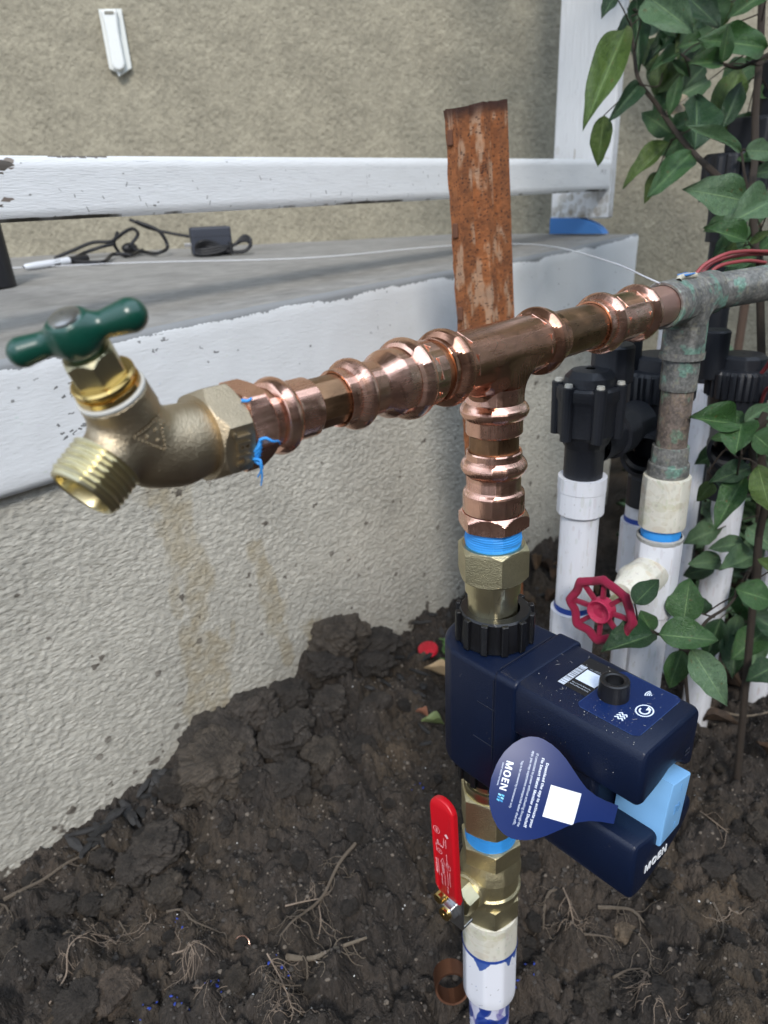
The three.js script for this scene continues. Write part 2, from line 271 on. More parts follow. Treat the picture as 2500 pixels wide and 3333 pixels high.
// ---------------------------------------------------------------- white rail, post
{
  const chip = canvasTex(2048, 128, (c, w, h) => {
    c.fillStyle = '#eceeef'; c.fillRect(0, 0, w, h); const r = mulberry(8), X = (x) => (x + 0.3) / 1.3 * w;
    for (let i = 0; i < 700; i++) { c.fillStyle = `rgba(170,172,176,${r() * 0.3})`; c.fillRect(r() * w, r() * h, 4 + r() * 22, 1 + r()); }
    const blot = (x, y, s, col) => { c.fillStyle = col; c.beginPath(); for (let k = 0; k < 9; k++) { const a = k / 9 * 6.28, q = s * (0.5 + r()); c.lineTo(x + Math.cos(a) * q * 1.5, y + Math.sin(a) * q); } c.fill(); };
    for (let i = 0; i < 16; i++) blot(X(-0.07 + 0.02 * r()), 8 + r() * 26, 1.5 + r() * 4, ['#5c564e', '#6e6258', '#8b8177'][i % 3]);
    blot(X(-.062), 18, 8, '#544d45'); blot(X(-.062), 84, 5, '#7b6f66'); blot(X(-.07), 95, 3, '#55504a');
    for (let i = 0; i < 14; i++) blot(X(-0.06 + r() * r() * 1.0), r() * h, 0.5 + r() * 1.3, 'rgba(90,90,86,.7)');
    for (let i = 0; i < 46; i++) { c.strokeStyle = `rgba(80,80,76,${.3 + r() * .5})`; c.lineWidth = 0.8 + r(); const x = X(-0.06 + r() * .7), y = 40 + r() * (h - 44); c.beginPath(); c.moveTo(x, y); c.lineTo(x + (r() - .5) * 7, y + 3 + r() * 9); c.stroke(); }
    c.fillStyle = '#6a645c'; for (let i = 0; i < 26; i++) { const x = X(-0.02 + 0.05 * r()); c.fillRect(x, 0, 3 + r() * 6, 2 + r() * 3); }
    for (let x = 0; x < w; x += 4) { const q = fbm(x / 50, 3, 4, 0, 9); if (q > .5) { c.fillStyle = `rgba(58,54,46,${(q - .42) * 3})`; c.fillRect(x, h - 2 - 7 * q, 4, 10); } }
    c.strokeStyle = 'rgba(70,70,70,.6)'; c.lineWidth = 1.6; const mx = X(0.965), my = 42; c.beginPath(); c.moveTo(mx, my + 18); c.lineTo(mx + 2, my); c.lineTo(mx + 7, my + 10); c.lineTo(mx + 12, my); c.lineTo(mx + 13, my + 18); c.moveTo(mx + 20, my + 4); c.lineTo(mx + 27, my + 2); c.lineTo(mx + 22, my + 16); c.lineTo(mx + 31, my + 15); c.stroke();
  });
  const t = thing('porch_rail', 'chipped white painted rail board across the porch front', 'railing', [0, 0, 0]);
  const L = 1.3, hgt = 0.0515, dep = 0.036;
  const g = grid(160, 10, (u, v) => {
    const x = -0.3 + L * u, tilt = 0.6155 + (x + 0.06) * 0.0072, w = 0.0008 * (fbm(x * 30, v * 5, 3, 0, 8) - .5);
    const k = v * 2 - 1, e = Math.abs(k) > 0.86 ? Math.sqrt(1 - ((Math.abs(k) - 0.86) / 0.14) ** 2) : 1;
    return [x, tilt + hgt * v, FRONT - 0.036 + 0.0035 * e + w];
  }, (u, v) => [u, v]);
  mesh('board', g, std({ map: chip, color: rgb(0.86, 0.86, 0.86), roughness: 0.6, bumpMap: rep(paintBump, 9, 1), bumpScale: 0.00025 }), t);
  const core = new THREE.BoxGeometry(L - 0.002, hgt - 0.0012, dep); core.rotateZ(0.0072); core.translate(0.35, 0.6158 + 0.41 * 0.0072 + hgt / 2, FRONT - 0.037 - dep / 2);
  mesh('board_back', core, std({ color: rgb(0.78, 0.78, 0.78), roughness: 0.8 }), t);
  const c2 = new THREE.BoxGeometry(0.9, hgt, dep); c2.translate(-0.752, 0.637, FRONT - 0.05); mesh('board_back', c2, std({ color: rgb(0.8, 0.8, 0.8), roughness: 0.6 }), t);
}
{
  const t = thing('porch_post', 'white painted square porch post with blue painted foot', 'post', [1.012, 0.549, -0.512]);
  const map = canvasTex(256, 2048, (c, w, h) => {
    c.fillStyle = '#eef0f2'; c.fillRect(0, 0, w, h); const r = mulberry(14);
    for (let i = 0; i < 500; i++) { c.fillStyle = `rgba(180,182,186,${r() * 0.3})`; c.fillRect(r() * w, r() * h, 1 + r() * 3, 2 + r() * 14); }
    for (let i = 0; i < 90; i++) { const x = r() * w, y = h - r() * r() * 110; c.fillStyle = `rgba(120,108,86,${r() * 0.28})`; c.beginPath(); c.ellipse(x, y, 4 + r() * 14, 2 + r() * 8, 0, 0, 7); c.fill(); }
    c.fillStyle = 'rgba(120,100,70,.5)'; c.fillRect(w * .36, h - 110, 4, 80);
  });
  const b = new RoundedBoxGeometry(0.02, 2.2, 0.12, 2, 0.003); b.translate(0, 1.128, 0);
  mesh('shaft', b, std({ map, color: rgb(0.88, 0.88, 0.88), roughness: 0.6, bumpMap: rep(fineNoise, 1), bumpScale: 0.001 }), t);
  const s = new THREE.Shape(); s.moveTo(-0.06, 0); s.lineTo(-0.06, 0.029); s.lineTo(0.0, 0.028); s.quadraticCurveTo(0.04, 0.022, 0.055, 0); s.lineTo(-0.06, 0);
  const f = extrude(s, 0.022, 0.0008, 1); f.rotateY(-Math.PI / 2); f.translate(0.01, 0.0005, 0);
  mesh('painted_foot', f, std({ color: rgb(0.05, 0.2, 0.52), roughness: 0.55 }), t);
}
{ // roof over the porch, above the frame; it is what the post carries
  const t = thing('porch_roof', 'flat porch roof soffit carried by the white post', 'roof', [0.6, 2.85, -1.0]);
  mesh('soffit', new RoundedBoxGeometry(4.4, 0.1, 1.15, 2, 0.01), std({ color: rgb(0.5, 0.48, 0.44), roughness: 0.9 }), t);
}
{ // unseen board fence, added behind the camera to darken reflections in the copper
  const t = thing('added_fence', 'weathered dark brown board fence added out of view for the copper to mirror', 'fence', [0, 0, 2.0]);
  const geo = new RoundedBoxGeometry(0.19, 1.55, 0.02, 1, 0.004), ms = [0.05, 0.065, 0.042].map((k) => std({ color: rgb(k * 1.25, k, k * 0.72), roughness: 0.9 }));
  for (let i = 0; i < 24; i++) { const m = mesh('plank', geo, ms[i % 3], t); m.position.set(-2.6 + i * 0.2, 0.79, (i % 2) * 0.004); }
  for (const y of [0.4, 1.25]) { const m = mesh('fence_rail', new THREE.BoxGeometry(4.9, 0.08, 0.04), ms[0], t); m.position.set(-0.3, y, 0.034); }
}
// ---------------------------------------------------------------- small things on the porch and its wall
{
  const t = thing('table_leg', 'stout black round leg standing on the porch slab', 'leg', [0.052, deckY(0.052, -0.86) - 0.001, -0.86]);
  mesh('shaft', revolve([[0, 0.001], [0, 0.031], [0.002, 0.033], [0.11, 0.0285], [0.112, 0.027], [0.112, 0.001]], 32), std({ color: rgb(0.008, 0.008, 0.01), roughness: 0.45 }), t);
}
{ // white adhesive hook on the stucco
  const W = new THREE.Group(); const t = thing('wall_hook', 'white plastic hook holder stuck on the stucco wall', 'hook', [0.26 + 0.848 * 0.243 - 0.53 * 0.004, 0.85, -1.28 + 0.53 * 0.243 + 0.848 * 0.004]);
  t.rotation.set(0, -Math.atan2(0.53, 0.848), 0); t.rotateZ(0.03);
  const wm = std({ color: rgb(0.78, 0.8, 0.78), roughness: 0.4 }), wm2 = std({ color: rgb(0.72, 0.74, 0.71), roughness: 0.45 });
  const s = new THREE.Shape(); s.moveTo(-0.0195, 0.008); s.lineTo(0.0, -0.002); s.lineTo(0.0195, 0.008); s.lineTo(0.0195, 0.098); s.lineTo(-0.0195, 0.098); s.closePath();
  mesh('back_plate', extrude(s, 0.006, 0.0012, 2), wm2, t);
  const s2 = new THREE.Shape(); s2.moveTo(-0.0135, 0.014); s2.quadraticCurveTo(-0.013, 0.003, -0.002, 0.003); s2.quadraticCurveTo(0.009, 0.004, 0.0095, 0.016); s2.lineTo(0.0085, 0.06); s2.lineTo(0.011, 0.094); s2.lineTo(-0.0155, 0.094); s2.lineTo(-0.0125, 0.06); s2.closePath();
  mesh('hook_body', extrude(s2, 0.016, 0.004, 4), wm, t).position.z = 0.005;
  mesh('slot', rbox(0.016, 0.005, 0.004, 0.001, -0.002, 0.0895, 0.0205), std({ color: rgb(0.25, 0.24, 0.2), roughness: 0.6 }), t);
  mesh('tip', revolve([[-0.006, 0.0005], [-0.0055, 0.002], [0, 0.003], [0.004, 0.003]], 16), wm, t).position.set(-0.004, 0.001, 0.009);
}
const blackCord = std({ color: rgb(0.012, 0.012, 0.014), roughness: 0.5 });
{
  const x = 0.462, z = -0.93, y = deckY(x, z), t = thing('power_adapter', 'dark grey power adapter brick with its cord coiled in front', 'adapter', [x, y, z]);
  t.rotation.y = -0.5;
  mesh('brick', rbox(0.07, 0.046, 0.034, 0.004, 0, 0.024, 0), std({ color: rgb(0.035, 0.04, 0.055), roughness: 0.5 }), t);
  mesh('seam', rbox(0.0706, 0.0008, 0.0346, 0.0003, 0, 0.031, 0), std({ color: rgb(0.012, 0.013, 0.018), roughness: 0.6 }), t);
  const coil = []; for (let k = 0; k < 3; k++) { const o = k * 0.004; coil.push(tube([[-0.03, 0.005 + o, 0.024], [-0.022, 0.016 + o, 0.026 + o], [0.0, 0.014 + o, 0.028], [0.03, 0.005, 0.03], [0.055, 0.006, 0.03 + o], [0.066, 0.015 + o, 0.028], [0.056, 0.022 + o, 0.027], [0.036, 0.016, 0.028], [0.01, 0.006 + o, 0.032], [-0.02, 0.003 + o, 0.03]], 0.0028, 48, 8, true)); }
  mesh('coiled_cord', merge(coil), blackCord, t);
  mesh('cord_tie', rbox(0.006, 0.02, 0.012, 0.002, 0.03, 0.012, 0.03), blackCord, t);
  for (const dz of [-0.006, 0.006]) mesh('plug_prong', rbox(0.012, 0.006, 0.0015, 0.0005, -0.04, 0.018, dz), std({ color: rgb(0.7, 0.7, 0.7), metalness: 1, roughness: 0.3 }), t);
}

const D_cords = [[[0.3792,0.6077,-1.0505],[0.4038,0.5926,-1.0345],[0.4412,0.5797,-1.0065],[0.475,0.5715,-0.9852]],[[0.3861,0.6042,-1.0413],[0.4153,0.5857,-1.0183],[0.4242,0.5602,-1.0123],[0.3968,0.5512,-0.9977],[0.4058,0.5513,-1.0636],[0.3958,0.558,-1.097]],[[0.3645,0.5638,-1.039],[0.3878,0.5826,-1.0451],[0.3907,0.5918,-1.0665],[0.3786,0.5815,-1.0916],[0.3727,0.5691,-1.1089],[0.3796,0.5524,-1.1104],[0.3596,0.5492,-1.0352],[0.4243,0.5528,-1.1017]],[[0.2685,0.5499,-1.1304],[0.301,0.5609,-1.1221],[0.3338,0.5714,-1.1132],[0.3663,0.5727,-1.099],[0.3832,0.5861,-1.1085]],[[0.2622,0.5478,-1.0605],[0.3158,0.5569,-1.1043],[0.3455,0.5645,-1.0969],[0.3656,0.567,-1.0963]],[[0.2645,0.5494,-1.1218],[0.2562,0.5467,-1.0347],[0.2756,0.5455,-0.9762],[0.3423,0.552,-1.055],[0.3599,0.5502,-1.0355]]];
const D_pen = [[0.1668,0.5457,-1.0142],[0.2483,0.5484,-1.0377],[0.2724,0.5484,-1.0204]];
const D_string = [[0.1608,0.5433,-1.0659],[0.3159,0.5427,-0.9293],[0.4913,0.5409,-0.7096],[0.6807,0.5441,-0.6351],[0.7511,0.5452,-0.5971],[0.7399,0.5482,-0.482],[0.5972,0.5546,-0.3209],[0.3713,0.5556,-0.1177],[0.228,0.5585,-0.0177],[0.2074,0.5575,0.0007]];
const D_leavesTop = [[0.561,0.7906,-0.2208,0.4442,0.6863,-0.2001,0.0302,2],[0.4924,0.6979,-0.2041,0.4901,0.6472,-0.2068,0.02,2],[0.5411,0.8176,-0.2267,0.523,0.7951,-0.2317,0.0144,1],[0.6237,0.83,-0.2424,0.5955,0.7428,-0.2183,0.0229,1],[0.5424,0.8114,-0.1902,0.5303,0.7675,-0.1288,0.0363,3],[0.6015,0.8042,-0.2183,0.6204,0.783,-0.1857,0.0191,1],[0.6299,0.8205,-0.1831,0.6204,0.7854,-0.1401,0.0265,1],[0.6832,0.8268,-0.1785,0.6815,0.7947,-0.1606,0.0245,0],[0.6563,0.8156,-0.1056,0.6194,0.7934,-0.1304,0.0228,0],[0.6119,0.7556,-0.0837,0.5435,0.7653,-0.1295,0.0307,0],[0.5512,0.7392,-0.1054,0.5455,0.7727,-0.1005,0.0121,0],[0.5624,0.7408,-0.1105,0.5184,0.7408,-0.1249,0.0173,0],[0.5908,0.768,-0.1446,0.5708,0.7648,-0.1635,0.0182,0],[0.5669,0.7565,-0.1624,0.5167,0.7351,-0.1702,0.0127,0],[0.5286,0.7272,-0.1843,0.4749,0.6916,-0.1871,0.0173,1],[0.602,0.6813,-0.1739,0.5867,0.7066,-0.2053,0.0245,0],[0.5403,0.6946,-0.1522,0.5524,0.7346,-0.1484,0.0136,0],[0.6294,0.7489,-0.1555,0.6044,0.7256,-0.1672,0.0183,1],[0.515,0.6571,-0.1086,0.5611,0.7186,-0.1296,0.0333,1],[0.6205,0.6896,-0.1284,0.6603,0.7487,-0.1232,0.0303,2],[0.5985,0.6806,-0.1145,0.6333,0.7327,-0.1101,0.0187,1],[0.513,0.6527,-0.0609,0.4488,0.677,-0.0956,0.0145,3],[0.5168,0.6538,-0.0577,0.5385,0.6519,-0.0339,0.0176,3],[0.5119,0.6553,-0.1107,0.4368,0.6173,-0.1186,0.0237,0],[0.5761,0.6711,-0.1633,0.5227,0.624,-0.1901,0.0207,2],[0.5762,0.6399,-0.1754,0.5561,0.6088,-0.1773,0.0139,2],[0.4561,0.6073,-0.0297,0.4014,0.6215,-0.064,0.0321,3],[0.4625,0.6077,-0.0075,0.4075,0.592,-0.0238,0.0284,3],[0.4229,0.5738,-0.0123,0.3878,0.5871,-0.0414,0.0205,0],[0.6019,0.635,-0.0516,0.5811,0.6326,-0.0718,0.0159,1],[0.4008,0.5616,0.0035,0.363,0.5547,-0.0159,0.0143,0],[0.4454,0.5687,-0.0172,0.4633,0.5808,-0.0059,0.0073,2],[0.4915,0.5526,-0.0534,0.5037,0.5681,-0.0502,0.0087,2],[0.4512,0.564,-0.0083,0.4653,0.5757,-0.0008,0.012,0],[0.6566,0.8061,-0.2248,0.6534,0.7656,-0.2034,0.015,1],[0.6671,0.7993,-0.2098,0.6264,0.7577,-0.2266,0.0184,1],[0.687,0.8311,-0.2085,0.6878,0.7919,-0.1837,0.0201,2],[0.6837,0.7148,-0.0937,0.6724,0.7245,-0.1114,0.0145,0],[0.5919,0.7349,-0.1546,0.5838,0.7558,-0.1758,0.0093,0]];
const D_leavesMid = [[0.302,0.4352,0.0407,0.2557,0.4477,0.0163,0.0216,0],[0.294,0.4386,0.0459,0.2621,0.4211,0.0548,0.0255,0],[0.3479,0.4249,0.0321,0.3398,0.4353,0.0173,0.01,0],[0.3373,0.4272,0.0353,0.3585,0.4415,0.0487,0.0125,3],[0.3084,0.4272,0.0523,0.3171,0.4114,0.0709,0.0207,0],[0.3527,0.4069,0.0167,0.3429,0.4062,0.0069,0.0083,0],[0.341,0.3877,0.0476,0.3006,0.3805,0.0257,0.0166,1],[0.3663,0.3473,0.036,0.3525,0.3619,0.0127,0.0142,1],[0.3326,0.3794,0.044,0.2814,0.3483,0.0411,0.0197,0],[0.3028,0.4028,0.0614,0.2976,0.3666,0.0781,0.0213,2],[0.3511,0.3607,0.012,0.3353,0.3456,0.0047,0.0128,2]];
const D_leavesLow = [[0.1439,0.3293,0.035,0.1628,0.3469,0.0439,0.0153,1],[0.2548,0.261,0.0355,0.2706,0.2971,0.0299,0.0274,0],[0.1838,0.2849,0.041,0.2066,0.2843,0.0808,0.0235,0],[0.1984,0.2733,0.0633,0.186,0.2416,0.1011,0.0227,3],[0.2195,0.2551,0.0494,0.2015,0.225,0.049,0.0179,0],[0.1815,0.2856,0.0382,0.1301,0.2837,0.0172,0.0245,1],[0.1974,0.2757,0.0295,0.1973,0.2933,0.0185,0.0157,0],[0.2957,0.2863,0.0626,0.3161,0.2752,0.0906,0.0241,0],[0.3252,0.3022,0.0835,0.3179,0.3108,0.0707,0.012,2],[0.358,0.186,0.0948,0.333,0.1731,0.0766,0.0219,1],[0.3064,0.245,0.0362,0.3082,0.2622,0.0276,0.0128,1]];
const D_stemsTop = [[[[0.7016,0.8256,-0.1272],[0.6647,0.7566,-0.1078],[0.6302,0.6979,-0.092],[0.5896,0.6471,-0.0718],[0.5279,0.6074,-0.049],[0.4685,0.5499,-0.0129]],0.0042,0.0036],[[[0.6387,0.754,-0.0861],[0.6105,0.7447,-0.0942],[0.5841,0.737,-0.1012],[0.5617,0.7402,-0.1108],[0.556,0.742,-0.1335],[0.5595,0.7538,-0.1529]],0.0024,0.0012],[[[0.6019,0.8161,-0.2408],[0.5814,0.7739,-0.2207],[0.541,0.7299,-0.1888],[0.5458,0.7095,-0.1713],[0.5388,0.6854,-0.1482],[0.5129,0.6552,-0.1096],[0.4885,0.6336,-0.0747],[0.4973,0.6134,-0.0532]],0.0016,0.0034],[[[0.5156,0.6076,-0.0463],[0.5086,0.6325,-0.0531],[0.5137,0.6533,-0.0606]],0.002,0.0012],[[[0.6336,0.7485,-0.0881],[0.6121,0.7404,-0.0898],[0.6043,0.7451,-0.1008]],0.0014,0.0008],[[[0.5782,0.6725,-0.1619],[0.599,0.6848,-0.1479]],0.001,0.0008],[[[0.55,0.7375,-0.1684],[0.5426,0.7251,-0.1684],[0.5307,0.7271,-0.1821]],0.0008,0.0006]];
const D_stemsMid = [[[[0.3204,0.4371,0.0587],[0.3188,0.4241,0.0493],[0.3251,0.3989,0.0399],[0.3484,0.3956,0.0191],[0.3405,0.3736,0.0088]],0.0014,0.0008],[[[0.3419,0.4373,0.0496],[0.328,0.4174,0.0473],[0.3312,0.39,0.0517],[0.3211,0.3753,0.0659],[0.3456,0.3222,0.0612]],0.003,0.0036],[[[0.2961,0.4114,0.0492],[0.3116,0.3952,0.0438],[0.3612,0.3469,0.031]],0.001,0.0008]];
const D_stemsLow = [[[[0.3046,0.2762,0.0623],[0.2759,0.2771,0.0632],[0.2397,0.2755,0.0579],[0.2162,0.2617,0.0576],[0.2433,0.2241,0.0461]],0.0012,0.0016],[[[0.175,0.2939,0.0263],[0.1894,0.2806,0.0338],[0.1933,0.2793,0.0386],[0.214,0.263,0.0545]],0.0012,0.0016],[[[0.2673,0.2678,0.0443],[0.2751,0.2636,0.055]],0.0008,0.0008]];
const D_wires = [[[0.296,0.5556,-0.0079],[0.3029,0.5622,-0.0047],[0.3155,0.569,0.0042],[0.3503,0.5699,0.0086],[0.3986,0.5666,0.0138],[0.4181,0.5665,0.0185]],[[0.3097,0.5544,-0.0086],[0.3179,0.5621,-0.0047],[0.3425,0.5659,0.0028],[0.3784,0.5657,0.009],[0.4092,0.5635,0.011]],[[0.3125,0.5532,-0.0049],[0.3211,0.5597,0.0001],[0.3478,0.5623,0.0106],[0.394,0.5576,0.0145]],[[0.4066,0.475,0.0311],[0.4187,0.4593,0.022],[0.4283,0.443,0.0106],[0.4382,0.4261,-0.0001],[0.4416,0.4118,-0.0035]],[[0.3999,0.4495,0.0398],[0.4135,0.441,0.0278],[0.4269,0.424,0.0208],[0.4447,0.4145,0.0138]]];
const D_leavesMore = [[0.7778,0.7672,-0.1388,0.7597,0.7552,-0.1692,0.0188,0],[0.7463,0.7589,-0.1387,0.72,0.7349,-0.1695,0.032,0],[0.6813,0.6796,-0.1858,0.6659,0.6611,-0.2182,0.0245,0],[0.7244,0.7807,-0.2576,0.7015,0.7271,-0.2392,0.0256,2],[0.682,0.7406,-0.1689,0.6401,0.7184,-0.1984,0.0298,3],[0.6923,0.8119,-0.1897,0.6554,0.7629,-0.1957,0.0285,3],[0.6803,0.8173,-0.2356,0.6119,0.791,-0.262,0.0379,1],[0.6813,0.7069,-0.1617,0.7088,0.6683,-0.139,0.0244,2],[0.6633,0.6795,-0.1572,0.6089,0.655,-0.1742,0.0242,0],[0.7642,0.6885,-0.133,0.7785,0.6565,-0.1061,0.0197,3],[0.763,0.844,-0.2163,0.7362,0.7998,-0.2263,0.0269,1],[0.7384,0.8016,-0.2024,0.6895,0.7496,-0.194,0.0255,0],[0.692,0.797,-0.2557,0.6804,0.7562,-0.2429,0.023,2],[0.7823,0.7539,-0.1395,0.7933,0.7305,-0.1026,0.0251,1],[0.6984,0.7876,-0.1833,0.6664,0.7538,-0.1906,0.0259,0],[0.7047,0.7044,-0.126,0.6849,0.6701,-0.1257,0.023,0],[0.7246,0.7657,-0.2153,0.6888,0.7362,-0.2361,0.0271,2],[0.7739,0.8416,-0.2238,0.7151,0.8062,-0.254,0.0373,1],[0.8228,0.8491,-0.1941,0.8144,0.8226,-0.2158,0.02,3],[0.7356,0.7093,-0.1828,0.684,0.6904,-0.2183,0.0346,0],[0.7052,0.689,-0.1942,0.6884,0.6526,-0.2161,0.0285,0],[0.7296,0.7491,-0.2216,0.685,0.7072,-0.2371,0.0283,0],[0.7563,0.8168,-0.2333,0.7526,0.7589,-0.2197,0.0384,2],[0.7771,0.8406,-0.1954,0.78,0.8084,-0.2039,0.0207,2],[0.6311,0.6521,-0.0692,0.6002,0.6504,-0.0937,0.0158,0],[0.5521,0.567,-0.0654,0.5158,0.5501,-0.0776,0.0204,0],[0.5666,0.5859,-0.0694,0.544,0.5765,-0.1002,0.0242,0],[0.5595,0.5476,-0.0578,0.5433,0.5041,-0.0627,0.0294,3],[0.5053,0.5564,-0.0451,0.4806,0.5171,-0.0241,0.0254,0],[0.5998,0.5985,-0.0762,0.5698,0.5818,-0.0979,0.0241,0],[0.5526,0.5387,-0.0331,0.5436,0.5149,-0.0545,0.0172,0],[0.5872,0.6251,-0.0774,0.5549,0.5992,-0.0839,0.0209,3],[0.5001,0.5506,-0.0373,0.4772,0.5231,-0.0236,0.0143,0],[0.574,0.605,-0.0418,0.5635,0.5756,-0.0596,0.0171,3],[0.5032,0.6031,-0.0413,0.4619,0.5776,-0.0523,0.0198,3],[0.5496,0.5684,-0.0369,0.5055,0.5645,-0.058,0.0227,0],[0.428,0.1811,0.0639,0.3855,0.1571,0.0453,0.0276,0],[0.4084,0.2734,0.0469,0.3587,0.2671,0.0271,0.0203,3],[0.4384,0.1708,0.0137,0.4257,0.12,0.0086,0.0254,1],[0.4659,0.1556,0.0464,0.4376,0.1172,0.0567,0.0204,3],[0.4607,0.1696,0.0264,0.4386,0.1376,0.0269,0.0161,3],[0.4448,0.1528,0.0307,0.4079,0.119,0.0443,0.0272,1],[0.4429,0.2736,-0.006,0.4162,0.2594,-0.031,0.0221,3],[0.429,0.3318,0.0173,0.4157,0.3085,-0.0003,0.017,1],[0.4503,0.2242,-0.0054,0.4393,0.2091,-0.0361,0.0197,1],[0.4488,0.3594,-0.0121,0.4343,0.3221,-0.0055,0.017,0],[0.4692,0.3574,-0.0199,0.4483,0.3414,-0.0415,0.0175,0],[0.4648,0.2071,0.021,0.4669,0.1579,0.0386,0.0253,0],[0.4113,0.202,0.0525,0.414,0.1842,0.0939,0.0235,1],[0.4016,0.2848,0.0347,0.3802,0.2784,0.0079,0.0159,3],[0.4398,0.3547,0.0339,0.4413,0.3395,0.0695,0.0213,1],[0.3956,0.3053,0.0364,0.3904,0.2894,0.0693,0.0232,3],[0.4985,0.367,-0.031,0.5322,0.3362,0.0046,0.0236,1],[0.4561,0.2166,0.0281,0.4558,0.1741,0.0524,0.0257,1],[0.4711,0.294,-0.0276,0.4473,0.2638,-0.0064,0.0216,3],[0.3964,0.26,0.0168,0.3665,0.2621,-0.0057,0.0186,3]];

const font = await new FontLoader().loadAsync('fonts/droid/droid_sans_bold.typeface.json');
const txt = (s, size, d) => { const g = new TextGeometry(s, { font, size, depth: d, curveSegments: 4, bevelEnabled: false }); g.center(); return g; };
// ---------------------------------------------------------------- metals
const scrTex = (seed, base, amp, n, long) => canvasTex(512, 512, (c, w, h) => {
  const r = mulberry(seed); const im = c.createImageData(w, h);
  for (let j = 0; j < h; j++) for (let i = 0; i < w; i++) { const k = (j * w + i) * 4, q = fbm(i / w * 10, j / h * 10, 5, 10, seed), f = vnoise(i * .5, j * 0.08, 0, seed + 3); for (let m = 0; m < 3; m++) im.data[k + m] = 255 * clamp(base[m] * (1 + amp * (q - .5) * 2 + amp * .35 * (f - .5))); im.data[k + 3] = 255; }
  c.putImageData(im, 0, 0);
  for (let i = 0; i < n; i++) { const b = r() > 0.5; c.strokeStyle = b ? `rgba(255,225,200,${.1 + .25 * r()})` : `rgba(50,25,12,${.1 + .3 * r()})`; c.lineWidth = 0.5 + r() * 0.9; const x = r() * w, y = r() * h, a = r() * 6.28, l = long * (0.2 + r()); c.beginPath(); c.moveTo(x, y); c.lineTo(x + Math.cos(a) * l, y + Math.sin(a) * l); c.stroke(); }
});
const wrapT = (t, a, b = a) => { t.wrapS = t.wrapT = THREE.RepeatWrapping; t.repeat.set(a, b); return t; };
const copperRough = tex(256, (u, v) => 0.2 + 0.34 * fbm(u * 9, v * 9, 4, 9, 7) + 0.14 * (vnoise(u * 120, v * 12, 0, 9) - .5));
const M = {
  copper: std({ color: 0xffffff, map: wrapT(scrTex(3, [1, 0.79, 0.7], 0.12, 220, 60), 10), metalness: 1, roughness: 0.62, roughnessMap: rep(copperRough, 12) }),
  copperBrown: std({ color: 0xffffff, map: wrapT(scrTex(4, [0.6, 0.47, 0.36], 0.2, 200, 40), 9), metalness: 1, roughness: 1, roughnessMap: rep(copperRough, 9) }),
  copperDark: std({ color: 0xffffff, map: wrapT(scrTex(11, [0.82, 0.62, 0.52], 0.16, 240, 50), 9), metalness: 1, roughness: 0.65, roughnessMap: rep(copperRough, 8) }),
  copperSanded: std({ color: rgb(0.76, 0.47, 0.39), metalness: 1, roughness: 0.42, bumpMap: rep(fineNoise, 20), bumpScale: 0.0003 }),
  copperInk: std({ color: rgb(0.22, 0.1, 0.06), metalness: 1, roughness: 0.45 }),
  brass: std({ color: 0xffffff, map: wrapT(scrTex(21, [0.87, 0.83, 0.68], 0.06, 60, 20), 9), metalness: 1, roughness: 0.28 }),
  brassCast: std({ color: 0xffffff, map: wrapT(scrTex(22, [0.78, 0.74, 0.6], 0.1, 30, 10), 9), metalness: 1, roughness: 0.44, bumpMap: rep(fineNoise, 40), bumpScale: 0.00025 }),
  bronze: std({ color: 0xffffff, map: wrapT(scrTex(23, [0.7, 0.64, 0.54], 0.07, 10, 10), 9), metalness: 1, roughness: 0.45, bumpMap: rep(fineNoise, 40), bumpScale: 0.0002 }),
  brassGold: std({ color: rgb(0.72, 0.52, 0.2), metalness: 1, roughness: 0.24 }),
  steel: std({ color: rgb(0.6, 0.61, 0.62), metalness: 1, roughness: 0.32 }),
  tape: std({ color: rgb(0.035, 0.3, 0.78), roughness: 0.55 }),
  blackPlastic: std({ color: rgb(0.006, 0.006, 0.007), roughness: 0.3, bumpMap: rep(fineNoise, 30), bumpScale: 0.00008 }),
};
const PT = [0, 0.541, 0.002]; // centre of the tee
const LEAN = new THREE.Quaternion().setFromUnitVectors(V3(0, 1, 0), V3(-0.0043, 0.48, -0.0045).normalize());
const onRiser = (y) => [-0.0014 + (0.5 - y) / 0.48 * 0.0043, y, 0.0025 + (0.5 - y) / 0.48 * 0.0045];
const press = (zones, ap, off = 0) => (s, th, r) => { for (const [a, b, k] of zones) if (s > a && s < b) return Math.min(r, hexR(th, (k || ap), off)); return r; };
const rows = (a, b, r, n = 3) => Array.from({ length: n + 1 }, (_, i) => [lerp(a, b, i / n), r]);
const toX = (g) => g.rotateZ(-Math.PI / 2);
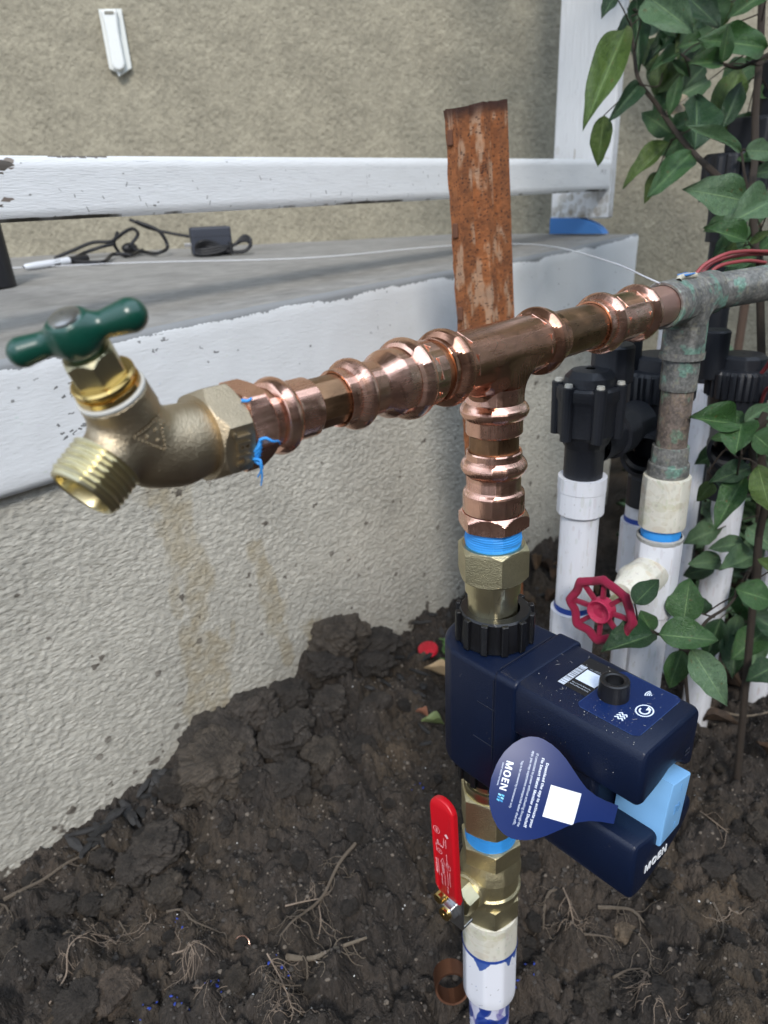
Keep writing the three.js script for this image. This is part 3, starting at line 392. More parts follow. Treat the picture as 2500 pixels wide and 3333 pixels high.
// branch of a tee with a rolled fillet into the run (run along X radius R, branch down radius r, length len)
function teeBranch(R, r, len, fil, seg = 72) {
  const rowsN = 12, pos = [], uv = [], idx = [];
  for (let j = 0; j <= rowsN; j++) for (let i = 0; i <= seg; i++) {
    const th = i / seg * Math.PI * 2, c = Math.cos(th), s = Math.sin(th);
    const yr = (rho) => -Math.sqrt(Math.max(0, R * R - Math.min(R * 0.999, Math.abs(rho * s)) ** 2));
    const f = fil * (0.55 + 0.45 * Math.abs(c));
    const A = [r, yr(r) - f], B = [r, yr(r)], Cc = [r + f, yr(r + f)]; let rho, y;
    if (j < 3) { rho = r; y = lerp(-len, A[1], j / 3); } else { const t = (j - 3) / (rowsN - 3); rho = (1 - t) ** 2 * A[0] + 2 * t * (1 - t) * B[0] + t * t * Cc[0]; y = (1 - t) ** 2 * A[1] + 2 * t * (1 - t) * B[1] + t * t * Cc[1]; }
    let z = -rho * s, lim = Math.abs(z) > R ? R / Math.abs(z) : 1; if (j === rowsN) { lim *= 0.985; y += 0.0006; }
    pos.push(rho * c, y, z * lim); uv.push(th * 0.016, y);
  }
  for (let j = 0; j < rowsN; j++) for (let i = 0; i < seg; i++) { const a = j * (seg + 1) + i; idx.push(a, a + 1, a + seg + 1, a + 1, a + seg + 2, a + seg + 1); }
  const g = new THREE.BufferGeometry(); g.setAttribute('position', new THREE.Float32BufferAttribute(pos, 3)); g.setAttribute('uv', new THREE.Float32BufferAttribute(uv, 2)); g.setIndex(idx); return toCreasedNormals(g, 1.2);
}
const pressMarks = (zs, r, a0, len, n, w = 0.0006) => { // raised pressed lines left by the jaw
  const o = []; for (let k = 0; k < n; k++) { const a = a0 + k * Math.PI / 3, g = rbox(w, 0.0006, len, 0.0003, 0, r, 0); for (const z of zs) { const q = g.clone(); q.translate(z, 0, 0); q.rotateX(a); o.push(q); } } return merge(o);
};
const cop = thing('copper_pipe_assembly', 'shiny press-fit copper tee with pipes, reducer, coupling and threaded adapters', 'copper pipes', PT);
{
  const R = 0.0163;
  // tee
  const run = toX(revolve([[-0.0555, 0.0144], [-0.0557, 0.0158], ...rows(-0.0553, -0.0535, R), ...bead(-0.047, R, 0.0036, 0.0105), ...rows(-0.0405, 0.0345, R, 14), ...bead(0.0415, R, 0.0036, 0.0105), ...rows(0.0478, 0.054, R), [0.0553, 0.0158], [0.0551, 0.0144]], 96, press([[-0.056, -0.0526], [-0.0412, -0.033], [0.027, 0.0355], [0.0475, 0.056]], R * 0.99, 0.3)));
  const br = teeBranch(R, 0.0162, 0.036, 0.0165);
  const tee = mesh('tee', merge([run, br]), M.copperDark, cop);
  mesh('press_mark', pressMarks([-0.0375], R * 0.985, 0.42, 0.011, 6), M.copper, tee); mesh('press_mark', pressMarks([0.0318], R * 0.985, 0.42, 0.011, 6), M.copper, tee);
  const rs = (prof, mod, mat, name) => { const m = mesh(name, revolve(prof.map(([y, r]) => [y - 0.5, r]), 96, mod ? (s, th, r) => mod(s + 0.5, th, r) : null), mat, cop), p = onRiser(0.5); m.position.set(p[0] - PT[0], p[1] - PT[1], p[2] - PT[2]); m.quaternion.copy(LEAN); return m; };
  rs([[0.4962, 0.0146], [0.496, 0.0158], ...rows(0.4967, 0.504, R), ...bead(0.5096, R, 0.0033, 0.0098), ...rows(0.515, 0.5235, 0.01635, 3)], press([[0.495, 0.5043], [0.5155, 0.522]], R * 0.99, 0.25), M.copper, 'tee_socket');
  // riser pipe
  rs([[0.47, 0.01428], [0.51, 0.01428]], null, M.copperBrown, 'pipe');
  // male adapter on the riser
  rs([[0.4856, 0.0146], [0.486, 0.0157], ...rows(0.4852, 0.482, R), ...bead(0.4765, R, 0.0031, -0.0098), ...rows(0.471, 0.4632, 0.0160), [0.4622, 0.0164], [0.4612, 0.0176], [0.4602, 0.0181], ...rows(0.4592, 0.449, 0.0183), [0.4485, 0.0165]], press([[0.4815, 0.4865], [0.4628, 0.4712]], R * 0.985, 0.35), M.copper, 'male_adapter');
  const hx = hexNut(-0.0105, 0, 0.0189, 0.012, 0.12, 0.0035, 0.0012), hm = mesh('adapter_hex', hx, M.copper, cop), hp = onRiser(0.4485); hm.position.set(hp[0], hp[1] - PT[1], hp[2] - PT[2]); hm.quaternion.copy(LEAN);
  // taped thread: wound film in lapping ridges
  const tp = [[0.4245, 0.0166]]; for (let i = 0; i < 34; i++) { const y = 0.4248 + i * 0.0004; tp.push([y, 0.0168 + 0.00035 * Math.abs(Math.sin(i * 0.82)) + 0.0001 * ihash(i, 3)]); } tp.push([0.439, 0.0165]);
  rs(tp, (s, th, r) => r + 0.00025 * Math.sin(th * 2 + s * 900) * (r > 0.0167 ? 1 : 0) + 0.0002 * (vnoise(th * 6, s * 1600, 0, 3) - .5), M.tape, 'thread_tape');
  // horizontal pieces
  const hs = (prof, mod, mat, name, seg = 96) => mesh(name, toX(revolve(prof, seg, mod)), mat, cop);
  hs([[0.04, 0.01428], [0.12, 0.01428]], null, M.copperBrown, 'pipe');
  const coup = hs([[0.1037, 0.0146], [0.1034, 0.0158], ...rows(0.104, 0.111, R), ...bead(0.1172, R, 0.0036, 0.0105), ...rows(0.1236, 0.1625, R, 8), ...bead(0.1688, R, 0.0036, 0.0105), ...rows(0.175, 0.179, R), [0.1797, 0.0158], [0.1794, 0.0146]], press([[0.103, 0.1113], [0.1232, 0.131], [0.155, 0.1628], [0.1746, 0.18]], R * 0.99, 0.5), M.copper, 'coupling');
  mesh('press_mark', pressMarks([0.1285], R * 0.986, 0.62, 0.011, 6), M.copper, coup); mesh('press_mark', pressMarks([0.1575], R * 0.986, 0.62, 0.011, 6), M.copper, coup);
  hs([[0.165, 0.0144], [0.24, 0.0144]], null, M.copperSanded, 'sanded_pipe_stub');
  const red = hs([[-0.1228, 0.0114], [-0.1232, 0.0124], ...rows(-0.1227, -0.1182, 0.0128), ...bead(-0.1125, 0.0128, 0.0034, 0.0098), ...rows(-0.107, -0.0985, 0.0128, 4), [-0.096, 0.0132], [-0.0935, 0.0146], [-0.091, 0.0159], [-0.0885, 0.0164], ...rows(-0.0868, -0.0825, R, 2), ...bead(-0.0765, R, 0.0036, 0.0105), ...rows(-0.0708, -0.0612, R), [-0.0602, 0.0158], [-0.0606, 0.0146]], press([[-0.124, -0.1178, 0.01265], [-0.1072, -0.1, 0.0127], [-0.071, -0.06, R * 0.988]], R, 0.1), M.copper, 'reducer');
  mesh('press_mark', pressMarks([-0.067], R * 0.986, 0.2, 0.011, 6), M.copper, red);
  hs([[-0.07, 0.01428], [-0.045, 0.01428]], null, M.copperBrown, 'pipe');
  hs([[-0.15, 0.0111], [-0.112, 0.0111]], null, M.copperBrown, 'pipe');
  hs([[-0.1397, 0.0114], [-0.1393, 0.0124], ...rows(-0.1398, -0.1505, 0.0128), ...bead(-0.1565, 0.0128, 0.0034, -0.0098), ...rows(-0.162, -0.165, 0.0128, 2), [-0.1662, 0.0138], [-0.167, 0.0146], [-0.168, 0.012]], press([[-0.1515, -0.139, 0.01265]], R, 0.4), M.copper, 'male_adapter');
  const h2 = toX(hexNut(-0.1785, -0.1668, 0.0158, 0.01, 0.3, 0.003, 0.0015)); mesh('adapter_hex', h2, M.copper, cop);
  hs([[-0.185, 0.0132], [-0.1788, 0.0136], [-0.178, 0.0133]], (s, th, r) => r + 0.0004 * vnoise(th * 5, s * 900, 0, 4), M.tape, 'thread_tape');
  const strands = []; const rr = mulberry(77);
  for (const [a, l, d] of [[0.9, .008, 1], [-.5, .012, -1], [-.6, .007, -1], [-.05, .02, .9]]) { const y = Math.sin(a) * 0.0175, z = Math.cos(a) * 0.0175, p = []; for (let k = 0; k < 5; k++) { const t = k / 4; p.push([-0.1795 + l * 0.5 * t * (d > 0 ? 1 : 0.3) + (rr() - .5) * .002, y - l * t * t * (d < 0 ? 1 : 0.2) + (rr() - .5) * .0015, z + 0.003 * Math.sin(t * 3) + (rr() - .5) * .001]); } strands.push(taper(p, 0.0007, 0.0003, 14, 5)); }
  for (let k = 0; k < 4; k++) { const a = -0.7 + k * 0.11; strands.push(tube([[-0.1797, Math.sin(a) * 0.0165, Math.cos(a) * 0.0165], [-0.1788, Math.sin(a + .1) * 0.0172, Math.cos(a + .1) * 0.0172], [-0.1775, Math.sin(a + .25) * 0.0172, Math.cos(a + .25) * 0.0172]], 0.0009, 8, 6)); }
  mesh('frayed_tape', merge(strands), M.tape, cop);
}

// ---------------------------------------------------------------- hose bibb
{
  const J = V3(-0.214, 0.541, 0.002), rot = 0.2; // stem plane leans a little towards the yard
  const t = thing('hose_bibb', 'bronze hose tap with dark green tee handle and threaded spout', 'tap', [J.x, J.y, J.z]);
  const dir = (a, q) => V3(-Math.cos(a), Math.sin(a) * Math.cos(q), Math.sin(a) * Math.sin(q));
  const st = dir(1.12, rot), sp = dir(-0.62, -0.22), O = V3(0, 0, 0), sp0 = st.clone().multiplyScalar(0.0125);
  const at = (d, l, o = O) => o.clone().addScaledVector(d, l);
  const inl = V3(0.033, 0, 0), p = V3();
  const f = (x, y, z) => {
    p.set(x, y, z); let d = capsule(p, inl, V3(0.009, 0, 0), 0.0138, 0.0138);
    d = smin(d, capsule(p, V3(0.011, -0.001, 0), V3(-0.002, 0.004, 0), 0.0138, 0.0118), 0.005);
    d = smin(d, capsule(p, O, at(st, 0.019), 0.0124, 0.0105), 0.005);
    const q = p.clone().sub(at(st, 0.0232)), h = q.dot(st); const cyl = Math.max(q.clone().addScaledVector(st, -h).length() - 0.0118, Math.abs(h) - 0.0045); d = smin(d, cyl, 0.003);
    d = smin(d, capsule(p, sp0, at(sp, 0.016, sp0), 0.0106, 0.0106), 0.004);
    const pl = p.clone().sub(at(sp, 0.019, sp0)).dot(sp); d = Math.max(d, pl); // cut flat at the spout
    return Math.max(d, p.x - 0.0325);
  };
  const bodyG = sdfMesh([-0.002, 0.001, 0], 0.052, 108, f); mesh('body', bodyG, M.bronze, t);
  // inlet hex
  const hx = toX(hexNut(0.0205, 0.035, 0.0166, 0.0125, 0.87, 0.0018, 0.003)); const hex = mesh('inlet_hex', hx, M.bronze, t);
  // cast letters and triangle mark on the body
  { const g = txt('JBH', 0.0058, 0.0012); g.rotateZ(-Math.PI / 2); // lies on the flat that faces the yard
    g.translate(0.0278, 0, 0.0172); g.rotateX(0.175); mesh('cast_letters', g, M.bronze, hex); }
  { const side = V3().crossVectors(st, V3(1, 0, 0)).normalize(); if (side.z < 0) side.negate(); const c0 = at(st, 0.0128).addScaledVector(V3(1, 0, 0), 0.001), up = st.clone(), rt = V3().crossVectors(up, side);
    const bits = []; const P2 = (a, b) => { let q = c0.clone().addScaledVector(rt, a).addScaledVector(up, b); for (let k = 0; k < 14; k++) { const e = 1e-4, v = f(q.x, q.y, q.z); if (k === 0) q.addScaledVector(side, 0.02); const w = f(q.x, q.y, q.z); q.addScaledVector(side, -w * 0.9); } return q; };
    const tri = [[-0.0058, 0.0052], [0.0062, 0.0046], [0.0008, -0.0062]];
    for (let e = 0; e < 3; e++) { const A = tri[e], B = tri[(e + 1) % 3]; for (let k = 0; k < 9; k++) { const u = (k + 0.5) / 9, q = P2(lerp(A[0], B[0], u), lerp(A[1], B[1], u)); const s = new THREE.IcosahedronGeometry(0.0005, 1); s.translate(q.x, q.y, q.z); bits.push(s); } }
    for (const [a, b] of [[-0.002, 0.0022], [0.0018, 0.002], [0.0004, -0.0012]]) { const q = P2(a, b), s = new THREE.IcosahedronGeometry(0.0007, 1); s.translate(q.x, q.y, q.z); bits.push(s); }
    mesh('cast_mark', merge(bits), M.bronze, t); }
  // spout thread
  const th = [[0, 0.0092], [0, 0.0108]]; for (let i = 0; i <= 60; i++) { const y = i / 60 * 0.0125; th.push([y, 0.0116 + 0.0009 * (0.5 + 0.5 * Math.cos(y / 0.0022 * 6.283))]); } th.push([0.0136, 0.0114], [0.014, 0.0106], [0.0136, 0.0098], [0.002, 0.0093], [-0.012, 0.009], [-0.012, 0.0005]);
  const thr = mesh('spout_thread', along(revolve(th, 64), at(sp, 0.0155, sp0), sp), M.brass, t);
  mesh('spout_gasket', along(revolve([[0, 0.0005], [0, 0.0096], [0.0012, 0.0096], [0.0016, 0.008], [0.0012, 0.006], [0.0004, 0.0055]], 32), at(sp, 0.0195, sp0), sp), std({ color: rgb(0.05, 0.05, 0.05), roughness: 0.6 }), t);
  // bonnet: washer, collar, hex, stem
  const b0 = at(st, 0.0278);
  mesh('bonnet_washer', along(revolve([[0, 0.005], [0, 0.0115], [0.001, 0.0118], [0.0016, 0.0115], [0.0016, 0.005]], 64), b0, st), std({ color: rgb(0.55, 0.55, 0.52), roughness: 0.4 }), t);
  const bon = mesh('bonnet', along(revolve([[0.0016, 0.005], [0.0016, 0.0104], [0.0022, 0.0109], [0.004, 0.0109], [0.0044, 0.0098], [0.0052, 0.0098], [0.0056, 0.0108], [0.0068, 0.0108], [0.0074, 0.01], [0.0074, 0.005]], 64), b0, st), M.brassGold, t);
  mesh('bonnet_hex', along(hexNut(0.0072, 0.0172, 0.0078, 0.004, 0.95, 0.0018, 0.0006), b0, st), M.brass, bon);
  mesh('stem', along(revolve([[0.016, 0.0044], [0.0188, 0.0044], [0.0192, 0.0038], [0.027, 0.0038]], 32), b0, st), M.brassGold, t);
  // tee handle, both arms swelling to rounded ends
  const hub = at(st, 0.0515), arm = V3(0.744, 0.297, 0.593).projectOnPlane(st).normalize().applyAxisAngle(st, 0.0), green = phys({ color: rgb(0.003, 0.052, 0.034), roughness: 0.3, clearcoat: 0.4, clearcoatRoughness: 0.2 });
  const hf = (x, y, z) => { p.set(x, y, z); let d = capsule(p, at(arm, -0.0165, hub), at(arm, -0.005, hub), 0.0048, 0.0035); d = Math.min(d, capsule(p, at(arm, 0.0175, hub), at(arm, 0.005, hub), 0.0055, 0.0036)); const q = p.clone().sub(hub), h = q.dot(st); q.addScaledVector(st, -h); let c = Math.max(Math.hypot(q.length(), h * 0.9) - 0.0082, h - 0.0058); return smin(d, c, 0.003); };
  mesh('tee_handle', sdfMesh([hub.x, hub.y, hub.z], 0.042, 92, hf), green, t);
  mesh('handle_screw', along(revolve([[0, 0.0052], [0.001, 0.005], [0.0016, 0.004], [0.0021, 0.002], [0.0021, 0.0003]], 32), at(st, 0.0056, hub), st), std({ color: rgb(0.85, 0.85, 0.85), metalness: 1, roughness: 0.22 }), t);
}

// ---------------------------------------------------------------- brass union above the smart valve
const lean = (t) => { t.quaternion.copy(LEAN); return t; };
{
  const y0 = 0.377, t = lean(thing('brass_union', 'heavy brass hex union between blue thread tape and black plastic nut', 'fitting', onRiser(y0)));
  mesh('hex_nut', hexNut(0.4035 - y0, 0.4262 - y0, 0.0196, 0.0172, 0.2, 0.0022, 0.003), M.brassCast, t);
  mesh('sleeve', revolve([[-0.004, 0.0155], [0.0165, 0.01575], [0.017, 0.0162], [0.0172, 0.0174], [0.0266, 0.0176], [0.0268, 0.0178], [0.03, 0.0178]], 72), M.brass, t);
  mesh('thread_rim', revolve([[0.4255 - y0, 0.0165], [0.4263 - y0, 0.0168], [0.4263 - y0, 0.0182]], 64), M.brass, t);
}
// ---------------------------------------------------------------- smart water valve
const navy = phys({ color: rgb(0.0038, 0.0085, 0.027), roughness: 0.38, specularIntensity: 0.6, bumpMap: rep(fineNoise, 40), bumpScale: 0.0001, roughnessMap: rep(tex(256, (u, v) => 0.8 + 0.35 * fbm(u * 10, v * 10, 4, 10, 66)), 7) });
const sv = (() => {
  const p = onRiser(0.262), t = thing('smart_water_valve', 'navy blue smart water shutoff valve with light blue override knob', 'valve', [p[0], 0.262, p[2]]);
  t.rotation.y = -0.1; const y = (v) => v - 0.262;
  // housing round the pipe
  const hs = new THREE.Shape(); hs.absarc(0, 0, 0.0318, Math.PI, 2 * Math.PI); hs.lineTo(0.0318, 0.036); hs.lineTo(-0.0318, 0.036); hs.closePath();
  const hg = extrude(hs, 0.0905, 0.003, 4, 24); hg.rotateX(Math.PI / 2); hg.translate(0, y(0.359), 0);
  const housing = mesh('pipe_housing', toCreasedNormals(hg, 0.5), navy, t);
  // moulded side panel seams
  const seamM = std({ color: rgb(0.004, 0.007, 0.02), roughness: 0.7 });
  for (const [a, b, c, d] of [[0.333, 0.012, 0.0006, 0.019], [0.305, 0.01, 0.0006, 0.021]]) mesh('seam', rbox(0.0008, c, d, 0.0002, -0.0319, y(a), b + 0.012), seamM, housing);
  mesh('seam', rbox(0.0008, 0.06, 0.0006, 0.0002, -0.0319, y(0.325), 0.0272), seamM, housing);
  mesh('seam', rbox(0.05, 0.0006, 0.0007, 0.0002, 0.0, y(0.3592), 0.0262), seamM, housing);
  // raised collar
  const cs = rrect(-0.0335, y(0.2665), 0.0322, y(0.3618), 0.0045); mesh('collar', extrude(cs, 0.0165, 0.0022, 4), navy, t).position.z = 0.0284;
  // electronics block with an arch over the knob
  const us = new THREE.Shape(), yb = y(0.3262), yt = y(0.3612), r = 0.0055; us.moveTo(-0.0325 + r, yt); us.absarc(-0.0325 + r, yt - r, r, Math.PI / 2, Math.PI); us.lineTo(-0.0325, yb + 0.003); us.quadraticCurveTo(-0.0325, yb, -0.029, yb); us.quadraticCurveTo(-0.014, yb + 0.0015, -0.004, yb + 0.007); us.quadraticCurveTo(0.01, yb + 0.008, 0.021, yb - 0.003); us.quadraticCurveTo(0.028, yb - 0.006, 0.0285, yb + 0.002); us.lineTo(0.0295, yt - r); us.absarc(0.0295 - r, yt - r, r, 0, Math.PI / 2); us.closePath();
  const ug = extrude(us, 0.087, 0.0042, 5, 10); ug.translate(0, 0, 0.0395); { const P = ug.attributes.position; for (let i = 0; i < P.count; i++) { const k = clamp((P.getZ(i) - 0.05) / 0.075); if (P.getX(i) > 0) P.setX(i, P.getX(i) * (1 - 0.16 * k)); } }
  const upper = mesh('electronics_block', toCreasedNormals(ug, 0.6), navy, t);
  // lower lobe, straight on the left, swept round underneath
  const ls = new THREE.Shape(), lt = y(0.2985), lb = y(0.2625); ls.moveTo(-0.0325, lb + 0.004); ls.lineTo(-0.0325, lt - 0.005); ls.quadraticCurveTo(-0.0325, lt, -0.0275, lt); ls.quadraticCurveTo(-0.004, lt - 0.006, 0.0225, lt - 0.001); ls.quadraticCurveTo(0.0288, lt - 0.001, 0.0285, lt - 0.008); ls.quadraticCurveTo(0.026, lb + 0.013, -0.006, lb + 0.001); ls.quadraticCurveTo(-0.024, lb - 0.005, -0.0305, lb - 0.002); ls.quadraticCurveTo(-0.0325, lb - 0.001, -0.0325, lb + 0.004);
  const lg = extrude(ls, 0.087, 0.004, 5, 12); lg.translate(0, 0, 0.041); const lobe = mesh('lower_lobe', toCreasedNormals(lg, 0.6), navy, t);
  mesh('inner_block', rbox(0.054, 0.06, 0.062, 0.005, -0.0015, y(0.312), 0.068), navy, t);
  // lettering on the lobe
  const wht = std({ color: rgb(0.8, 0.82, 0.84), roughness: 0.5 });
  const mg = txt('MOEN', 0.0052, 0.0004); mg.scale(1.12, 1, 1); mg.translate(-0.0085, y(0.2752), 0.1281); mesh('lettering', mg, wht, lobe);
  { const w = []; for (let k = 0; k < 3; k++) w.push(tube([[0.012 + k * 0.0017, y(0.3345), 0.1268], [0.0128 + k * 0.0017, y(0.3358), 0.1268], [0.012 + k * 0.0017, y(0.3371), 0.1268], [0.0128 + k * 0.0017, y(0.3384), 0.1268]], 0.0003, 10, 5)); mesh('moulded_waves', merge(w), seamM, upper); }
  // override knob
  const kb = std({ color: rgb(0.2, 0.43, 0.72), roughness: 0.42 });
  const ks = new THREE.Shape(); ks.moveTo(-0.011, -0.021); ks.lineTo(0.009, -0.0175); ks.lineTo(0.0125, 0.0165); ks.lineTo(-0.0075, 0.0195); ks.quadraticCurveTo(-0.0125, 0.0, -0.011, -0.021);
  const kg = extrude(ks, 0.03, 0.0012, 3, 10); const knob = mesh('override_knob', toCreasedNormals(kg, 0.5), kb, t); knob.position.set(0.0015, y(0.3075), 0.1005); knob.rotation.z = -0.06;
  mesh('knob_stem', revolve([[0, 0.010], [0.02, 0.010]], 24).rotateX(Math.PI / 2), kb, t).position.set(0.001, y(0.3075), 0.09);
  const ag = new THREE.Shape(); ag.moveTo(-0.0022, 0.003); ag.lineTo(0.0018, 0.0012); ag.lineTo(0.0018, 0.0036); ag.lineTo(0.004, 0.0002); ag.lineTo(0.0018, -0.0034); ag.lineTo(0.0018, -0.0012); ag.lineTo(-0.0022, -0.0032); ag.closePath();
  mesh('arrow_mark', extrude(ag, 0.0008, 0.0002, 1), std({ color: rgb(0.12, 0.3, 0.55), roughness: 0.5 }), knob).position.set(0.001, -0.001, 0.0296);
  for (const dy of [0.0125, -0.0135]) mesh('tick_mark', rbox(0.0007, 0.0045, 0.0006, 0.0002, 0.0025, dy, 0.03), std({ color: rgb(0.13, 0.32, 0.58), roughness: 0.5 }), knob);
  // touch panel sticker: wave, wifi and reset marks
  const pt = canvasTex(512, 512, (c, w, h) => {
    c.fillStyle = '#0b2250'; c.fillRect(0, 0, w, h); c.strokeStyle = 'rgba(90,115,165,.55)'; c.lineWidth = 3; c.strokeRect(2, 2, w - 4, h - 4);
    c.strokeStyle = '#dfe9f2'; c.lineCap = 'butt'; const X = (a) => a * w, Y = (b) => b * h;
    // canvas x runs across the block, y runs from the pipe outwards
    c.save(); c.translate(X(.80), Y(.62)); c.rotate(0); c.lineWidth = 8; for (let k = 0; k < 4; k++) { c.beginPath(); c.arc(0, 22, 10 + k * 14, -2.25, -0.9); c.stroke(); } c.restore();
    c.save(); c.translate(X(.48), Y(.76)); c.lineWidth = 10; c.beginPath(); c.arc(0, 0, 58, 0, 6.3); c.stroke(); c.lineWidth = 12; c.beginPath(); c.arc(0, 0, 33, 0.1, 4.9); c.stroke(); c.fillStyle = '#dfe9f2'; c.beginPath(); c.moveTo(8, 2); c.lineTo(52, -4); c.lineTo(34, 34); c.fill(); c.restore();
    c.save(); c.translate(X(.2), Y(.6)); c.lineWidth = 10; c.lineJoin = 'round'; for (let k = -1; k < 2; k++) { c.beginPath(); c.moveTo(k * 24 - 8, -34); c.lineTo(k * 24 + 8, -17); c.lineTo(k * 24 - 8, 0); c.lineTo(k * 24 + 8, 17); c.lineTo(k * 24 - 8, 34); c.stroke(); } c.restore();
    c.fillStyle = 'rgba(190,200,215,.5)'; const r = mulberry(6); for (let i = 0; i < 130; i++) c.fillRect(r() * w, r() * h, 1 + r() * 2.4, 1 + r() * 2);
  });
  const planeUV = (shape, x0, z0, x1, z1) => { const g = new THREE.ShapeGeometry(shape, 8), P = g.attributes.position, U = g.attributes.uv; for (let i = 0; i < P.count; i++) { U.setXY(i, (P.getX(i) - x0) / (x1 - x0), 1 - (P.getY(i) - z0) / (z1 - z0)); } g.rotateX(Math.PI / 2); const ix = g.index; for (let i = 0; i < ix.count; i += 3) { const a = ix.getX(i); ix.setX(i, ix.getX(i + 2)); ix.setX(i + 2, a); } g.computeVertexNormals(); return g; };
  const panel = mesh('touch_panel', planeUV(rrect(-0.0235, 0.0785, 0.0225, 0.1165, 0.004), -0.0235, 0.0785, 0.0225, 0.1165), std({ map: pt, roughness: 0.35 }), upper); panel.position.y = y(0.3612) + 0.0002;
  // serial sticker: bar strip and blank white code patch
  const lt2 = canvasTex(512, 384, (c, w, h) => {
    c.fillStyle = '#1b1b1d'; c.fillRect(0, 0, w, h); const r = mulberry(9); c.fillStyle = '#d3dcea'; c.fillRect(8, 8, 360, 66); c.fillStyle = '#1b1b1d'; for (let x = 16; x < 360;) { const b = 2 + (r() * 3 | 0) * 2; c.fillRect(x, 10, b, 62); x += b + 2 + (r() * 3 | 0) * 3; }
    c.fillStyle = '#cfd9ea'; c.fillRect(150, 90, 190, 200); c.fillStyle = '#9aa2ae'; for (let k = 0; k < 2; k++) { c.save(); c.translate(60 + k * 34, 96); for (let i = 0; i < 16; i++) { c.fillRect(0 + (r() > .5 ? 3 : 0), i * 12, 14 - (r() > .5 ? 4 : 0), 7); } c.restore(); }
    c.fillStyle = '#9aa2ae'; c.save(); c.translate(370, 300); c.rotate(-Math.PI / 2); c.font = '26px sans-serif'; c.fillText('Technologies, Inc.', 0, 0); c.restore();
  });
  mesh('serial_sticker', planeUV(rrect(-0.0135, 0.0585, 0.02, 0.0835, 0.0004), -0.0135, 0.0585, 0.02, 0.0835), std({ map: lt2, roughness: 0.4 }), upper).position.y = y(0.3612) + 0.0001;
  const cap = mesh('sensor_cap', revolve([[0, 0.0086], [0.009, 0.0084], [0.0106, 0.0082], [0.0112, 0.0074], [0.0112, 0.0058], [0.0106, 0.005], [0.001, 0.0048], [0.001, 0.0003]], 48), std({ color: rgb(0.008, 0.008, 0.009), roughness: 0.38 }), t); cap.position.set(-0.002, y(0.3612), 0.0885);
  mesh('sensor_button', revolve([[0, 0.0042], [0.0016, 0.004], [0.0024, 0.003], [0.0027, 0.0004]], 24), std({ color: rgb(0.75, 0.77, 0.78), roughness: 0.35 }), cap).position.y = 0.001;
  // dust: pale crumbs and lint
  // ribbed union nuts
  const nut = (yb, yt, flip) => {
    const n = 12, prof = [[yb, 0.016], [yb, 0.0225], [yb + 0.001, 0.0235], [yt - 0.0012, 0.0226], [yt, 0.0215], [yt, 0.0158]], gs = [revolve(prof, 72)];
    for (let i = 0; i < n; i++) { const g = rbox(0.0034, yt - yb - 0.0006, 0.0046, 0.0009, 0.0238, (yt + yb) / 2, 0, 2); g.rotateY(i / n * Math.PI * 2 + 0.2); gs.push(g); }
    return merge(gs);
  };
  const un = mesh('union_nut', nut(y(0.3592), y(0.381)), M.blackPlastic, t); un.rotation.y = 0.25;
  mesh('union_nut', nut(y(0.251), y(0.27)), M.blackPlastic, t);
  mesh('neck', revolve([[y(0.243), 0.0175], [y(0.252), 0.0178]], 48), M.brass, t);
  return t;
})();
{ // dust specks and lint on the navy case, each a tiny crumb resting on it
  const r = mulberry(31), gs = [], q = V3(); sv.updateMatrixWorld(true);
  for (let i = 0; i < 190; i++) { const top = r() < 0.72, g = new THREE.TetrahedronGeometry(0.0001 + r() * r() * 0.0003, 0); if (top) q.set(lerp(-0.03, 0.022, r()), 0.3614 - 0.262, lerp(0.03, 0.118, Math.sqrt(r()))); else q.set(-0.0327, lerp(0.28, 0.355, r()) - 0.262, lerp(0.0, 0.115, r())); g.translate(q.x, q.y, q.z); gs.push(g); }
  for (let i = 0; i < 26; i++) { const g = rbox(0.0001, 0.0001, 0.001 + r() * 0.0018, 0.00004, 0, 0, 0, 1); g.rotateY(r() * 3); g.translate(lerp(-0.028, 0.022, r()), 0.3615 - 0.262, lerp(0.032, 0.115, r())); gs.push(g); }
  mesh('dust', merge(gs), std({ color: rgb(0.42, 0.41, 0.38), roughness: 0.9 }), sv).userData.kind = 'stuff';
}
